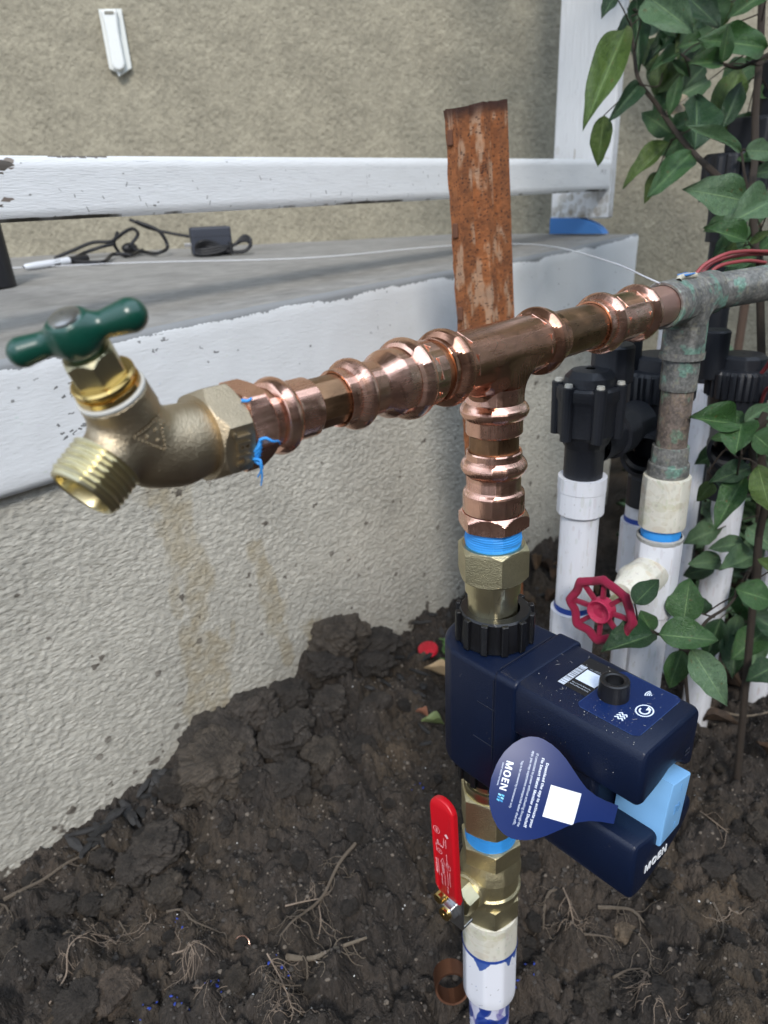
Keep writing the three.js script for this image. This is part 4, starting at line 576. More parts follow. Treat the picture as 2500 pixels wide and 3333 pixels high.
// ---------------------------------------------------------------- paper hang tag on the knob
{
  const map = canvasTex(768, 960, (c, w, h) => { // hole end at the top, 13617 px to the metre
    c.fillStyle = '#10265c'; c.fillRect(0, 0, w, h); const r = mulberry(4);
    for (let i = 0; i < 60; i++) { c.strokeStyle = `rgba(190,200,225,${r() * 0.22})`; c.lineWidth = 1; const x = r() * w, y = r() * h; c.beginPath(); c.moveTo(x, y); c.lineTo(x + (r() - .5) * 50, y + (r() - .5) * 60); c.stroke(); }
    c.fillStyle = '#f0f2f4'; c.fillRect(w / 2 - 80, 296, 236, 236); // code patch left blank
    c.textAlign = 'center'; c.fillStyle = '#eef2f6'; c.font = 'bold 29px sans-serif'; c.fillText('Download the app to activate your', w / 2 + 20, 603); c.fillText('Flo Smart Water Monitor and Shutoff', w / 2 + 12, 643);
    c.font = '23px sans-serif'; c.fillText('If connected to power without activating through the', w / 2 + 8, 688); c.fillText('app, you may experience unexpected water shut-offs.', w / 2 + 4, 721);
    c.font = '20px sans-serif'; c.fillText('Tag to be removed by homeowner only', w / 2 - 8, 780);
    c.font = 'bold 74px sans-serif'; c.fillText('MOEN', w / 2 - 45, 885); c.font = '15px sans-serif'; c.fillText('SMART WATER NETWORK', w / 2 - 45, 910);
    for (let k = 0; k < 3; k++) for (let j = 0; j < 2; j++) { c.fillStyle = ['#5fb6d8', '#8fd0e6', '#3e8fc0'][(k + j) % 3]; c.beginPath(); const x = 478 + k * 20, y = 836 + j * 24; c.moveTo(x, y); c.lineTo(x + 14, y); c.lineTo(x + 8, y + 22); c.lineTo(x - 4, y + 22); c.fill(); }
  });
  const Lg = 0.0705, HS = [0, .0072, .0135, .0197, .0245, .0294, .034, .039, .0436, .0486, .0518, .056, .06, .064, .0672, .0692, .0701, .0705], HW = [.005, .0056, .0068, .0093, .0128, .017, .0208, .0241, .0262, .0275, .0277, .0268, .0245, .0203, .0152, .0095, .0053, .0002];
  const hw = (s) => { let i = 0; while (i < HS.length - 2 && s > HS[i + 1]) i++; return lerp(HW[i], HW[i + 1], clamp((s - HS[i]) / (HS[i + 1] - HS[i]))); };
  const g0 = (off) => grid(90, 16, (u, v) => { const s = Lg * u, k = (v * 2 - 1) * hw(s); return [k, -s, 0.004 * Math.sin(u * 2.6) + 0.0012 * Math.cos(k * 90) + off]; }, (u, v) => { const s = Lg * u, k = (v * 2 - 1) * hw(s); return [0.5 + k / 0.0564, 1 - s / Lg]; });
  const a = g0(0.0002), b = g0(-0.0002); { const ix = b.index; for (let i = 0; i < ix.count; i += 3) { const q = ix.getX(i); ix.setX(i, ix.getX(i + 2)); ix.setX(i + 2, q); } b.computeVertexNormals(); }
  { const ix = a.index; for (let i = 0; i < ix.count; i += 3) { const q = ix.getX(i); ix.setX(i, ix.getX(i + 2)); ix.setX(i + 2, q); } a.computeVertexNormals(); }
  const tail = V3(-0.0375, 0.3085, 0.1125), cen = V3(-0.0652, 0.3230, 0.0722), t = thing('hang_tag', 'teardrop navy paper tag with white printing hanging from the light blue knob', 'tag', [tail.x, tail.y, tail.z]);
  const up = tail.clone().sub(cen).normalize(), toCam = camera.position.clone().sub(cen).normalize().add(V3(-0.25, -0.05, 0.12)), nz = toCam.clone().addScaledVector(up, -toCam.dot(up)).normalize(), rx = V3().crossVectors(up, nz);
  t.quaternion.setFromRotationMatrix(new THREE.Matrix4().makeBasis(rx, up, nz));
  mesh('printed_face', a, std({ map, roughness: 0.38 }), t); mesh('back_face', b, std({ color: rgb(0.02, 0.035, 0.12), roughness: 0.5 }), t);
}
// ---------------------------------------------------------------- brass ball valve with red lever
{
  const y0 = 0.108, t = lean(thing('ball_valve', 'brass ball valve with upright red coated lever', 'valve', onRiser(y0))), h = (v) => v - y0;
  mesh('tailpiece', revolve([[h(0.232), 0.0188], [h(0.2395), 0.0192], [h(0.241), 0.0186], [h(0.2415), 0.017], [h(0.247), 0.0165]], 64), M.brass, t);
  mesh('union_hex', hexNut(h(0.202), h(0.2335), 0.0198, 0.016, 0.25, 0.0016, 0.002), M.brassCast, t);
  const tp = []; for (let i = 0; i <= 30; i++) tp.push([h(0.186 + i * 0.00055), 0.0182 + 0.0003 * Math.abs(Math.sin(i * 0.9))]);
  mesh('thread_tape', revolve(tp, 64, (s, th, r) => r + 0.00025 * vnoise(th * 5, s * 1500, 0, 2)), M.tape, t);
  mesh('upper_hex', hexNut(h(0.172), h(0.1885), 0.0198, 0.0165, 0.25, 0.0012, 0.0012), M.brassCast, t);
  const body = mesh('body', revolve([[h(0.1735), 0.0196], [h(0.169), 0.0205], [h(0.1655), 0.0222], [h(0.163), 0.0228], [h(0.159), 0.0228], [h(0.1575), 0.0215], [h(0.15), 0.021], [h(0.1445), 0.0214], [h(0.143), 0.0228], [h(0.139), 0.0228], [h(0.136), 0.0216], [h(0.131), 0.0203]], 72), M.brassCast, t);
  mesh('lower_hex', hexNut(h(0.1125), h(0.1325), 0.0195, 0.016, 0.25, 0.0012, 0.0014), M.brassCast, t);
  { const gs = [], r = mulberry(12); for (let i = 0; i < 70; i++) { const a = -0.5 + r() * 0.5, yy = h(0.122 + r() * 0.06), s = new THREE.IcosahedronGeometry(0.0004, 0); s.translate(Math.cos(a) * 0.0222, yy, -Math.sin(a) * 0.0222); gs.push(s); } mesh('cast_letters', merge(gs), M.brassCast, body); }
  // stem boss leaves towards the yard side, -x +z
  const sd = V3(-1, 0, -0.06).normalize(), c0 = V3(0, h(0.151), 0);
  mesh('stem_boss', along(revolve([[0, 0.0135], [0.024, 0.0128], [0.0255, 0.0118], [0.026, 0.009]], 48), c0, sd), M.brassCast, body);
  mesh('packing_nut', along(hexNut(0.0255, 0.0375, 0.0105, 0.004, 0.2, 0.001, 0.0006), c0, sd), M.brass, t);
  mesh('stem', along(revolve([[0.031, 0.0048], [0.0522, 0.0048], [0.0522, 0.0008]], 24), c0, sd), M.brassGold, t);
  const lv = new THREE.Group(); lv.name = 'lever'; t.add(lv); // lever frame: x across, y up, z along the stem
  const lx = V3().crossVectors(V3(0, 1, 0), sd).normalize(); lv.quaternion.setFromRotationMatrix(new THREE.Matrix4().makeBasis(lx, V3(0, 1, 0), sd)); lv.position.copy(c0).addScaledVector(sd, 0.042);
  const plate = new THREE.Shape(); plate.moveTo(-0.0105, -0.014); plate.lineTo(0.0105, -0.014); plate.lineTo(0.0105, 0.012); plate.lineTo(0.008, 0.024); plate.lineTo(-0.008, 0.024); plate.lineTo(-0.0105, 0.012); plate.closePath();
  mesh('lever_plate', extrude(plate, 0.0026, 0.0005, 2), M.steel, lv);
  mesh('lever_lug', rbox(0.021, 0.0026, 0.011, 0.0008, 0, -0.0135, -0.004), M.steel, lv);
  mesh('lever_nut', hexNut(0, 0.0052, 0.0062, 0.003, 0.1, 0.0008, 0.0004).rotateX(Math.PI / 2).translate(0, 0, 0.0026), M.steel, lv);
  mesh('lever_stop', revolve([[0, 0.0042], [0.005, 0.0042], [0.0055, 0.0035], [0.0055, 0.0005]], 20).rotateX(Math.PI / 2).translate(-0.0085, 0.006, 0.002), M.brassGold, lv);
  // vinyl sleeve, cranked a little away from the pipe, dished near the tip
  const gs = new THREE.Shape(); gs.moveTo(-0.0098, 0); gs.lineTo(0.0098, 0); gs.lineTo(0.0108, 0.01); gs.lineTo(0.0108, 0.084); gs.absarc(0, 0.084, 0.0108, 0, Math.PI); gs.lineTo(-0.0108, 0.01); gs.closePath();
  const gg = extrude(gs, 0.0062, 0.0024, 4, 16); gg.translate(0, 0.012, -0.0012);
  { const P = gg.attributes.position, U = gg.attributes.uv; for (let i = 0; i < P.count; i++) { const y = P.getY(i); U.setXY(i, 0.5 + P.getX(i) / 0.022, (y - 0.012) / 0.096); const k = clamp((y - 0.012) / 0.02); P.setZ(i, P.getZ(i) + 0.006 * k); } gg.computeVertexNormals(); }
  const rt = canvasTex(256, 1024, (c, w, hh) => {
    c.fillStyle = '#c51220'; c.fillRect(0, 0, w, hh); c.fillStyle = c.strokeStyle = '#f1c9cc'; c.lineWidth = 4; const r = mulberry(2);
    c.save(); c.translate(w, 0); c.rotate(Math.PI / 2); // printing runs down the lever
    c.beginPath(); c.arc(330, 190, 32, 0, 6.3); c.stroke(); c.font = 'bold 26px sans-serif'; c.fillText('FM', 312, 199); c.beginPath(); c.moveTo(330, 60); c.lineTo(352, 85); c.lineTo(330, 110); c.lineTo(308, 85); c.fill();
    const run = (x, y, n, s) => { for (let i = 0; i < n; i++) { const b = 3 + r() * 7; c.fillRect(x, y + (r() - .5) * 3, b, s * (0.5 + r() * .5)); x += b + 3; } };
    run(375, 95, 10, 12); run(375, 118, 8, 12); run(430, 180, 6, 20); run(520, 95, 12, 14); run(470, 205, 9, 10);
    c.font = 'bold 54px sans-serif'; c.fillText('3', 455, 170); c.beginPath(); c.arc(540, 175, 24, 0, 6.3); c.stroke(); c.font = 'bold 24px sans-serif'; c.fillText('R', 531, 184); c.beginPath(); c.arc(640, 85, 28, 0, 6.3); c.stroke(); c.fillText('UL', 624, 94);
    c.beginPath(); c.moveTo(600, 150); c.lineTo(650, 130); c.lineTo(650, 175); c.closePath(); c.stroke(); c.font = 'bold 46px sans-serif'; c.fillText('AWH', 660, 168);
    run(640, 200, 18, 9); run(640, 216, 18, 9); run(690, 70, 16, 12); run(690, 95, 16, 12); run(770, 130, 12, 14); run(780, 165, 12, 18); run(860, 100, 8, 18); c.restore();
  });
  mesh('lever_sleeve', toCreasedNormals(gg, 0.6), std({ map: rt, roughness: 0.38 }), lv);
}
// ---------------------------------------------------------------- plastic riser below
const pvcTex = (seed, base, marks) => canvasTex(512, 512, (c, w, h) => { c.fillStyle = base; c.fillRect(0, 0, w, h); const r = mulberry(seed); for (let i = 0; i < 500; i++) { c.fillStyle = `rgba(${90 + r() * 60 | 0},${85 + r() * 60 | 0},${75 + r() * 50 | 0},${r() * 0.13})`; c.beginPath(); c.ellipse(r() * w, r() * h, 1 + r() * 7, 1 + r() * 16, 0, 0, 7); c.fill(); } for (let i = 0; i < 40; i++) { c.fillStyle = `rgba(60,52,44,${0.2 + r() * .5})`; c.fillRect(r() * w, r() * h, 1 + r() * 3, 1 + r() * 4); } marks && marks(c, w, h, r); });
const pvcMat = std({ map: wrapT(pvcTex(3, '#d4d6dc'), 10, 5), roughness: 0.38 });
const pvcDirty = std({ map: wrapT(pvcTex(5, '#d2cfc2', (c, w, h, r) => { for (let i = 0; i < 260; i++) { c.fillStyle = `rgba(${120 + r() * 40 | 0},${100 + r() * 40 | 0},${60 + r() * 30 | 0},${r() * 0.12})`; c.beginPath(); c.ellipse(r() * w, r() * h, 2 + r() * 30, 2 + r() * 24, r() * 3, 0, 7); c.fill(); } }), 10, 12), roughness: 0.5, bumpMap: rep(fineNoise, 12), bumpScale: 0.00015 });
const primerBlue = std({ color: rgb(0.02, 0.06, 0.3), roughness: 0.4 });
{
  const y0 = -0.12, t = lean(thing('plastic_riser', 'white plastic pipe riser with blue primer stains under the ball valve', 'pipe', onRiser(y0))), h = (v) => v - y0;
  mesh('thread_adapter', revolve([[h(0.077), 0.0214], ...rows(h(0.0775), h(0.108), 0.0214), [h(0.1118), 0.0212], [h(0.1125), 0.0205], [h(0.1125), 0.016]], 72, (s, th, r) => r + (r > 0.0208 ? 0.0005 * (fbm(th * 5, s * 300, 3, 0, 8) - .5) : 0)), pvcDirty, t);
  mesh('primer_ring', revolve([[h(0.0765), 0.0216], [h(0.0785), 0.0219], [h(0.0795), 0.0216]], 72, (s, th, r) => r + 0.0002 * vnoise(th * 8, 1, 0, 3)), primerBlue, t);
  const drip = canvasTex(1024, 512, (c, w, hh) => { c.fillStyle = '#e4e6ee'; c.fillRect(0, 0, w, hh); const r = mulberry(19); c.fillStyle = '#2a4a9a'; for (let x = 0; x < w; x += 2) { const q = fbm(x / 70, 4, 4, 0, 12); const d = Math.max(0, (q - .38)) * 260; c.globalAlpha = 0.85; c.fillRect(x, 0, 2, d); } c.globalAlpha = 1; for (let i = 0; i < 40; i++) { c.fillStyle = r() > .5 ? 'rgba(50,70,140,.5)' : 'rgba(70,66,62,.5)'; c.save(); c.translate(r() * w, 60 + r() * hh * .8); c.rotate(.6); c.fillRect(0, 0, 2 + r() * 5, 2 + r() * 16); c.restore(); } });
  const cg = revolve([[h(0.0205), 0.0168], [h(0.0205), 0.0205], [h(0.0215), 0.0212], ...rows(h(0.022), h(0.0768), 0.0213, 6), [h(0.0775), 0.0208]], 72); { const U = cg.attributes.uv, P = cg.attributes.position; for (let i = 0; i < P.count; i++) U.setXY(i, U.getX(i) / (0.016 * Math.PI * 2), clamp((P.getY(i) - h(0.0205)) / 0.057)); }
  mesh('coupling', cg, std({ map: drip, roughness: 0.35 }), t);
  const pg = revolve(rows(0, h(0.03), 0.0167, 8), 64), stain = canvasTex(512, 512, (c, w, hh) => { c.fillStyle = '#c9cbe0'; c.fillRect(0, 0, w, hh); const r = mulberry(23); for (let i = 0; i < 120; i++) { c.fillStyle = ['rgba(24,52,140,.8)', 'rgba(20,40,110,.7)', 'rgba(90,80,160,.5)', 'rgba(60,52,46,.6)'][i % 4]; c.beginPath(); c.ellipse(r() * w, r() * hh, 8 + r() * 50, 6 + r() * 40, r() * 3, 0, 7); c.fill(); } });
  { const U = pg.attributes.uv, P = pg.attributes.position; for (let i = 0; i < P.count; i++) U.setXY(i, U.getX(i) / (0.016 * Math.PI * 2), P.getY(i) / 0.15); }
  mesh('pipe', pg, std({ map: stain, roughness: 0.4 }), t);
}

// ---------------------------------------------------------------- rusty steel stake behind the tee
{
  const map = tex(1024, (u, v) => {
    const x = u * 0.045, y = v * 0.75; let a = fbm(x * 260, y * 70, 4, 0, 201), b = fbm(x * 900, y * 500, 3, 0, 203), p = 0.5 * sstep(0.58, 0.76, fbm(x * 420 + 3, y * 42, 4, 0, 207) + 0.12 * Math.exp(-(((u - 0.42) / 0.07) ** 2)) + 0.06 * Math.exp(-(((u - 0.1) / 0.06) ** 2)));
    let c = [lerp(0.46, 0.69, a), lerp(0.28, 0.43, a), lerp(0.17, 0.25, a)]; c = c.map((q) => q * (0.8 + 0.4 * b)); c = [lerp(c[0], 0.84, p), lerp(c[1], 0.78, p), lerp(c[2], 0.71, p)];
    const w = worley(x * 640, y * 420, 9), d = (w[2] > 0.7 && w[0] < 0.26 ? 0.7 : 0), t = sstep(0.735, 0.75, y + 0.012 * (a - .5)); const e = Math.max(d, t * 0.85); return [lerp(c[0], 0.2, e), lerp(c[1], 0.12, e), lerp(c[2], 0.1, e)];
  }, { srgb: true, wrap: false });
  const base = V3(0.41, -0.06, -0.25), t = thing('rusty_stake', 'rusty ribbed steel stake standing behind the copper tee', 'stake', [base.x, base.y, base.z]);
  // channel section: two flanges and a shallow middle rib
  const sec = [[0, -0.003], [0.0, 0.0], [0.002, 0.0012], [0.010, 0.0012], [0.014, -0.0012], [0.019, 0.0026], [0.024, 0.0026], [0.029, -0.0012], [0.033, 0.0012], [0.041, 0.0012], [0.043, 0], [0.043, -0.003]];
  const n = 190, yA = -0.06, f = (u, y) => lerp(0.3033 - (y - 0.501) * 0.1035, 0.3972 - (y - 0.502) * 0.115, u);
  const g = grid(sec.length - 1, n, (u, v) => { const i = Math.round(u * (sec.length - 1)), s = sec[i], k = s[0] / 0.043, top = 0.6993 + k * 0.0128 + 0.002 * (ihash(i, 5) - .5), y = lerp(yA, top, v), q = 0.0008 * (fbm(i * 0.7, y * 50, 3, 0, 4) - .5); return [f(k, y) - base.x + q, y - base.y, s[1] * 2.6 + q * 0.6 + (i === 0 || i === 11 ? 0.0015 * (vnoise(y * 90, i, 0, 4) - .5) : 0)]; }, (u, v) => [u, v]);
  const rm = std({ map, roughness: 0.86, metalness: 0, bumpMap: rep(fineNoise, 3, 24), bumpScale: 0.001, side: THREE.DoubleSide });
  mesh('channel', toCreasedNormals(g, 0.5), rm, t);
  const g2 = g.clone(); g2.translate(0, -0.001, -0.0022); mesh('channel_back', toCreasedNormals(g2, 0.5), rm, t);
  for (const y of [0.674, 0.59, 0.507]) mesh('stud', rbox(0.0035, 0.014, 0.006, 0.0012, f(0, y) - base.x - 0.0008, y - base.y, -0.004), std({ color: rgb(0.13, 0.055, 0.03), roughness: 0.9 }), t);
}
// ---------------------------------------------------------------- old green copper tee with drop pipe
{
  const patina = canvasTex(1024, 1024, (c, w, h) => {
    const im = c.createImageData(w, h); for (let j = 0; j < h; j++) for (let i = 0; i < w; i++) { const k = (j * w + i) * 4, x = i / w * 16, y = j / h * 16, a = fbm(x, y, 5, 16, 301), b = fbm(x * 4, y * 4, 3, 64, 303), g = sstep(0.55, 0.72, fbm(x * .7 + 4, y * .7, 4, 0, 305)), p = sstep(0.62, 0.7, fbm(x * 2 + 7, y * 2, 4, 0, 307)); let q = [lerp(0.3, 0.55, a), lerp(0.31, 0.54, a), lerp(0.305, 0.52, a)]; q = [lerp(q[0], 0.42, g * .8), lerp(q[1], 0.57, g * .8), lerp(q[2], 0.51, g * .8)]; q = q.map((v) => v * (0.75 + 0.5 * b)); q = [lerp(q[0], 0.58, p * .4), lerp(q[1], 0.56, p * .4), lerp(q[2], 0.48, p * .4)]; im.data[k] = q[0] * 255; im.data[k + 1] = q[1] * 255; im.data[k + 2] = q[2] * 255; im.data[k + 3] = 255; }
    c.putImageData(im, 0, 0);
  });
  const pm = std({ map: wrapT(patina, 9), roughness: 0.62, metalness: 0.15, bumpMap: rep(fineNoise, 10), bumpScale: 0.0002 });
  const brown = std({ map: wrapT(patina, 9), color: rgb(1, 0.8, 0.72), roughness: 0.6, metalness: 0.15, bumpMap: rep(fineNoise, 10), bumpScale: 0.0002 });
  const t = thing('old_copper_tee', 'weathered green copper tee and pipe joined to the new copper', 'pipe', [0.262, 0.541, 0.002]);
  const run = toX(revolve([[-0.0505, 0.0148], [-0.051, 0.0165], ...rows(-0.05, -0.012, 0.0174, 4), ...rows(-0.01, 0.012, 0.0178, 2), ...rows(0.02, 0.044, 0.0174, 3), [0.046, 0.0165], [0.0465, 0.0146]], 64, (s, th, r) => r + 0.0005 * (fbm(th * 4, s * 150, 3, 0, 3) - .5)));
  const tee = mesh('tee', merge([run, teeBranch(0.0175, 0.0168, 0.046, 0.012)]), pm, t);
  mesh('solder_drip', tube([[-0.036, 0.0165, 0.005], [-0.03, 0.0182, 0.003], [-0.018, 0.0186, 0.004], [-0.008, 0.0182, 0.006]], 0.0022, 16, 8), std({ color: rgb(0.5, 0.47, 0.38), roughness: 0.5 }), tee);
  mesh('paint_spot', rbox(0.016, 0.0012, 0.008, 0.0006, -0.018, 0.0198, 0.003), std({ color: rgb(0.06, 0.2, 0.5), roughness: 0.6 }), tee);
  const d = V3(0.0831, 0.0064, 0.0462); mesh('pipe', along(revolve(rows(0, 0.22, 0.0146, 20), 48, (s, th, r) => r + 0.0003 * (fbm(th * 4, s * 100, 3, 0, 6) - .5)), V3(0.036, 0, 0), d), pm, t);
  const dn = (prof, mat, name) => mesh(name, revolve(prof.map(([y, r]) => [y - 0.541, r]), 56, (s, th, r) => r + 0.0004 * (fbm(th * 4, s * 200, 3, 0, 9) - .5)), mat, t);
  dn([[0.4935, 0.014], [0.494, 0.0174], ...rows(0.4955, 0.5, 0.0176, 1)], pm, 'solder_ring');
  dn([[0.468, 0.012], [0.4683, 0.0142], ...rows(0.4695, 0.49, 0.0146, 4), [0.495, 0.0152]], pm, 'reducer');
  dn(rows(0.41, 0.475, 0.0129, 8), brown, 'drop_pipe');
  dn([[0.42, 0.0132], [0.4195, 0.015], ...rows(0.4185, 0.405, 0.0152, 3), [0.4045, 0.0166], ...rows(0.4035, 0.394, 0.0172, 3), [0.393, 0.0165]], pm, 'male_adapter');
}
// ---------------------------------------------------------------- plastic gate valve with red handwheel
{
  const y0 = -0.12, t = thing('gate_valve', 'white plastic gate valve with red spoked handwheel on a standpipe', 'valve', [0.262, y0, 0.002]), h = (v) => v - y0;
  const col = (prof, mat, name, wob = 0) => mesh(name, revolve(prof.map(([y, r]) => [h(y), r]), 56, wob ? (s, th, r) => r + wob * (fbm(th * 5, s * 120, 3, 0, 5) - .5) : null), mat, t);
  col([[0.3455, 0.016], [0.3455, 0.0197], ...rows(0.347, 0.389, 0.02, 5), [0.3925, 0.0196], [0.3932, 0.0165]], pvcDirty, 'female_adapter', 0.0006);
  col([[0.333, 0.0165], [0.338, 0.0172], [0.342, 0.0164], [0.346, 0.0166]], M.tape, 'thread_tape', 0.0008);
  col([[0.33, 0.0185], [0.333, 0.0202], [0.3355, 0.0202], [0.3365, 0.0185]], std({ color: rgb(0.35, 0.35, 0.33), roughness: 0.6 }), 'flange_ring', 0.001);
  col([[0.258, 0.0175], [0.2585, 0.0198], ...rows(0.26, 0.329, 0.02, 5), [0.332, 0.0195], [0.3325, 0.016]], pvcMat, 'valve_body');
  col(rows(0, 0.262, 0.0168, 6), pvcMat, 'standpipe');
  const sd = V3(-1, 0.02, -0.01).normalize(), c0 = V3(0, h(0.302), 0);
  mesh('bonnet', along(revolve([[0.008, 0.0165], [0.03, 0.0172], [0.034, 0.018], [0.042, 0.018], [0.045, 0.0168], [0.052, 0.0135], [0.066, 0.0115], [0.068, 0.010], [0.068, 0.004]], 48, (s, th, r) => s > 0.033 && s < 0.044 ? Math.min(r, hexR(th, 0.0168, 0)) : r), c0, sd), pvcDirty, t);
  mesh('stem', along(revolve(rows(0.06, 0.1, 0.004, 1), 16), c0, sd), M.brass, t);
  const red = std({ color: rgb(0.46, 0.022, 0.08), roughness: 0.42, bumpMap: rep(fineNoise, 20), bumpScale: 0.0008 });
  const wheel = new THREE.Group(); wheel.name = 'handwheel'; t.add(wheel); const wx = V3().crossVectors(V3(0, 1, 0), sd).normalize(); wheel.quaternion.setFromRotationMatrix(new THREE.Matrix4().makeBasis(wx, V3().crossVectors(sd, wx), sd)); wheel.position.copy(c0).addScaledVector(sd, 0.1);
  const rim = []; for (let i = 0; i < 64; i++) { const a = i / 64 * 6.2832, k = Math.abs(Math.sin(a * 4)), r = 0.028 - 0.0028 * Math.pow(k, 1.2); rim.push(V3(Math.cos(a) * r, Math.sin(a) * r, 0.003 + 0.001 * Math.cos(a * 8))); }
  const rg = new THREE.TubeGeometry(new THREE.CatmullRomCurve3(rim, true), 128, 0.0036, 10, true); mesh('rim', rg, red, wheel);
  const lob = new THREE.IcosahedronGeometry(0.0042, 2); for (let i = 0; i < 8; i++) { const a = i / 8 * 6.2832, m = mesh('grip_lobe', lob, red, wheel); m.position.set(Math.cos(a) * 0.0278, Math.sin(a) * 0.0278, 0.0036); m.scale.set(1, 1, 0.8); m.rotation.z = a; }
  mesh('hub', revolve([[-0.003, 0.0105], [0.004, 0.0108], [0.0072, 0.0103], [0.0078, 0.0094], [0.0068, 0.0084], [0.0042, 0.0062], [0.0038, 0.003], [0.0028, 0.002], [0.0026, 0.0003]], 40).rotateX(Math.PI / 2), red, wheel);
  const spk = rbox(0.019, 0.0038, 0.0045, 0.0012, 0.0178, 0, 0.0014); for (let i = 0; i < 8; i++) { const m = mesh('spoke', spk, red, wheel); m.rotation.z = i / 8 * 6.2832; }
}
// ---------------------------------------------------------------- irrigation valves and their pipes
const blk = std({ color: rgb(0.008, 0.0095, 0.014), roughness: 0.48, bumpMap: rep(fineNoise, 14), bumpScale: 0.00012 });
const screwM = std({ color: rgb(0.55, 0.53, 0.46), roughness: 0.5, metalness: 0.3 });
function stand(label, x, z, top, coupY, lean = 0, primer) {
  const t = thing('irrigation_pipe', label, 'pipe', [x, -0.12, z], 'irrigation standpipes'), h = (v) => v + 0.12; t.rotation.z = lean;
  mesh('pipe', revolve(rows(0, h(top), 0.0166, 4), 40), pvcMat, t);
  if (coupY) mesh('coupling', revolve([[h(coupY), 0.0166], [h(coupY), 0.0195], [h(coupY) + 0.001, 0.0202], [h(coupY + 0.021), 0.0202], [h(coupY + 0.0215), 0.0206], [h(top) + 0.001, 0.0206], [h(top) + 0.001, 0.015]], 40), pvcMat, t);
  if (primer !== undefined) { mesh('primer_ring', revolve([[h(primer), 0.0168], [h(primer) + 0.003, 0.0172], [h(primer) + 0.006, 0.0168]], 40, (s, th, r) => r + 0.0004 * vnoise(th * 4, s * 200, 0, 3)), primerBlue, t); mesh('lower_coupling', revolve([[h(primer) - 0.06, 0.0167], [h(primer) - 0.06, 0.02], [h(primer), 0.0202], [h(primer) + 0.0005, 0.0167]], 40), pvcMat, t); }
  return t;
}
stand('white irrigation standpipe with coupling under the bolted black valve', 0.2048, -0.048, 0.397, 0.364, 0, 0.268);
stand('shaded white irrigation pipe behind the green copper drop pipe', 0.3485, -0.0535, 0.335, 0, 0, 0.305);
stand('white irrigation pipe standing behind the lower vine leaves', 0.47, -0.008, 0.325, 0);
stand('farthest white irrigation pipe, deep in the shade below the valves', 0.556, -0.085, 0.4, 0);
stand('white irrigation pipe with blue primer at the vine stem', 0.565, 0.036, 0.33, 0, 0, 0.22);
function irrigationValve(label, x, y, z, turn, s = 1, fl = true) {
  const t = thing('irrigation_valve', label, 'valve', [x, y, z], 'black irrigation valves'); t.rotation.y = turn; t.scale.setScalar(s);
  mesh('inlet_neck', revolve([[-0.038, 0.0145], [-0.038, 0.0165], [-0.01, 0.0165], [-0.004, 0.02], [0.002, 0.022]], 40), blk, t);
  const body = mesh('body', revolve([[0, 0.004], [0, 0.0215], [0.003, 0.0235], [0.03, 0.0245], [0.033, 0.026], [0.041, 0.026], [0.043, 0.0245], [0.043, 0.004]], 48), blk, t);
  for (let i = 0; i < 6; i++) { const a = i / 6 * 6.2832 + 0.3, p = [Math.cos(a) * 0.0248, 0.0, Math.sin(a) * 0.0248]; const m = mesh('bolt_column', revolve([[0.0, 0.003], [0.0, 0.0048], [0.044, 0.0056], [0.0445, 0.004], [0.0445, 0.0003]], 14), blk, body); m.position.set(...p); const sc = mesh('screw_head', revolve([[0.0445, 0.0034], [0.047, 0.003], [0.0476, 0.0004]], 12), screwM, m); void sc; }
  mesh('bonnet', revolve([[0.043, 0.021], [0.05, 0.02], [0.055, 0.015], [0.056, 0.004]], 40), blk, t);
  const so = mesh('solenoid', revolve([[0, 0.015], [0.002, 0.0175], [0.012, 0.0178], [0.014, 0.0172], [0.03, 0.0172], [0.032, 0.0155], [0.034, 0.0004]], 40, (q, th, r) => q > 0.002 && q < 0.012 ? r + 0.0006 * Math.sign(Math.sin(th * 20)) : r), blk, t); so.position.set(0.026, 0.04, 0.008);
  if (fl) mesh('outlet', along(revolve([[0, 0.0195], [0.03, 0.0195], [0.031, 0.0225], [0.05, 0.0225], [0.051, 0.019], [0.085, 0.019]], 40), V3(0.012, -0.01, 0), V3(1, 0, 0.12)), blk, t);
  return t;
}
irrigationValve('black irrigation valve with pale bolt heads above the coupled white standpipe', 0.2048, 0.434, -0.048, 0.1);
function jarValve(label, x, y, z, r) {
  const t = thing('jar_top_valve', label, 'valve', [x, y, z], 'black irrigation valves');
  mesh('ribbed_cap', revolve([[0.012, 0.01], [0.012, r], [0.036, r * 1.02], [0.039, r * 0.95], [0.04, r * 0.8], [0.04, 0.01]], 120, (s, th, q) => q > r * 0.98 ? q + 0.0012 * Math.sign(Math.sin(th * 30)) : q), blk, t);
  mesh('top_knob', revolve([[0.04, r * 0.75], [0.05, r * 0.72], [0.053, r * 0.6], [0.053, 0.001]], 48), blk, t);
  mesh('body', revolve([[-0.045, 0.01], [-0.045, r * 0.5], [-0.02, r * 0.55], [-0.008, r * 0.86], [0.013, r * 0.9]], 48), blk, t);
  mesh('inlet_neck', revolve([[-0.1, 0.015], [-0.1, 0.0185], [-0.07, 0.0185], [-0.068, 0.0165], [-0.04, 0.0165]], 40), blk, t);
  mesh('outlet', along(revolve([[0, 0.0175], [0.035, 0.0175], [0.036, 0.021], [0.055, 0.021], [0.056, 0.0175]], 40), V3(-0.01, -0.028, 0), V3(-0.75, 0, 0.3)), blk, t);
  mesh('solenoid', revolve([[0, 0.014], [0.045, 0.014], [0.047, 0.012], [0.047, 0.001]], 32).translate(-r * 0.55, 0.03, -r * 0.75), blk, t);
  return t;
}
jarValve('black jar-topped irrigation valve half hidden by the green copper drop pipe', 0.3445, 0.4255, -0.05, 0.034);
jarValve('black jar-topped irrigation valve beside the red wires', 0.437, 0.415, -0.005, 0.031);
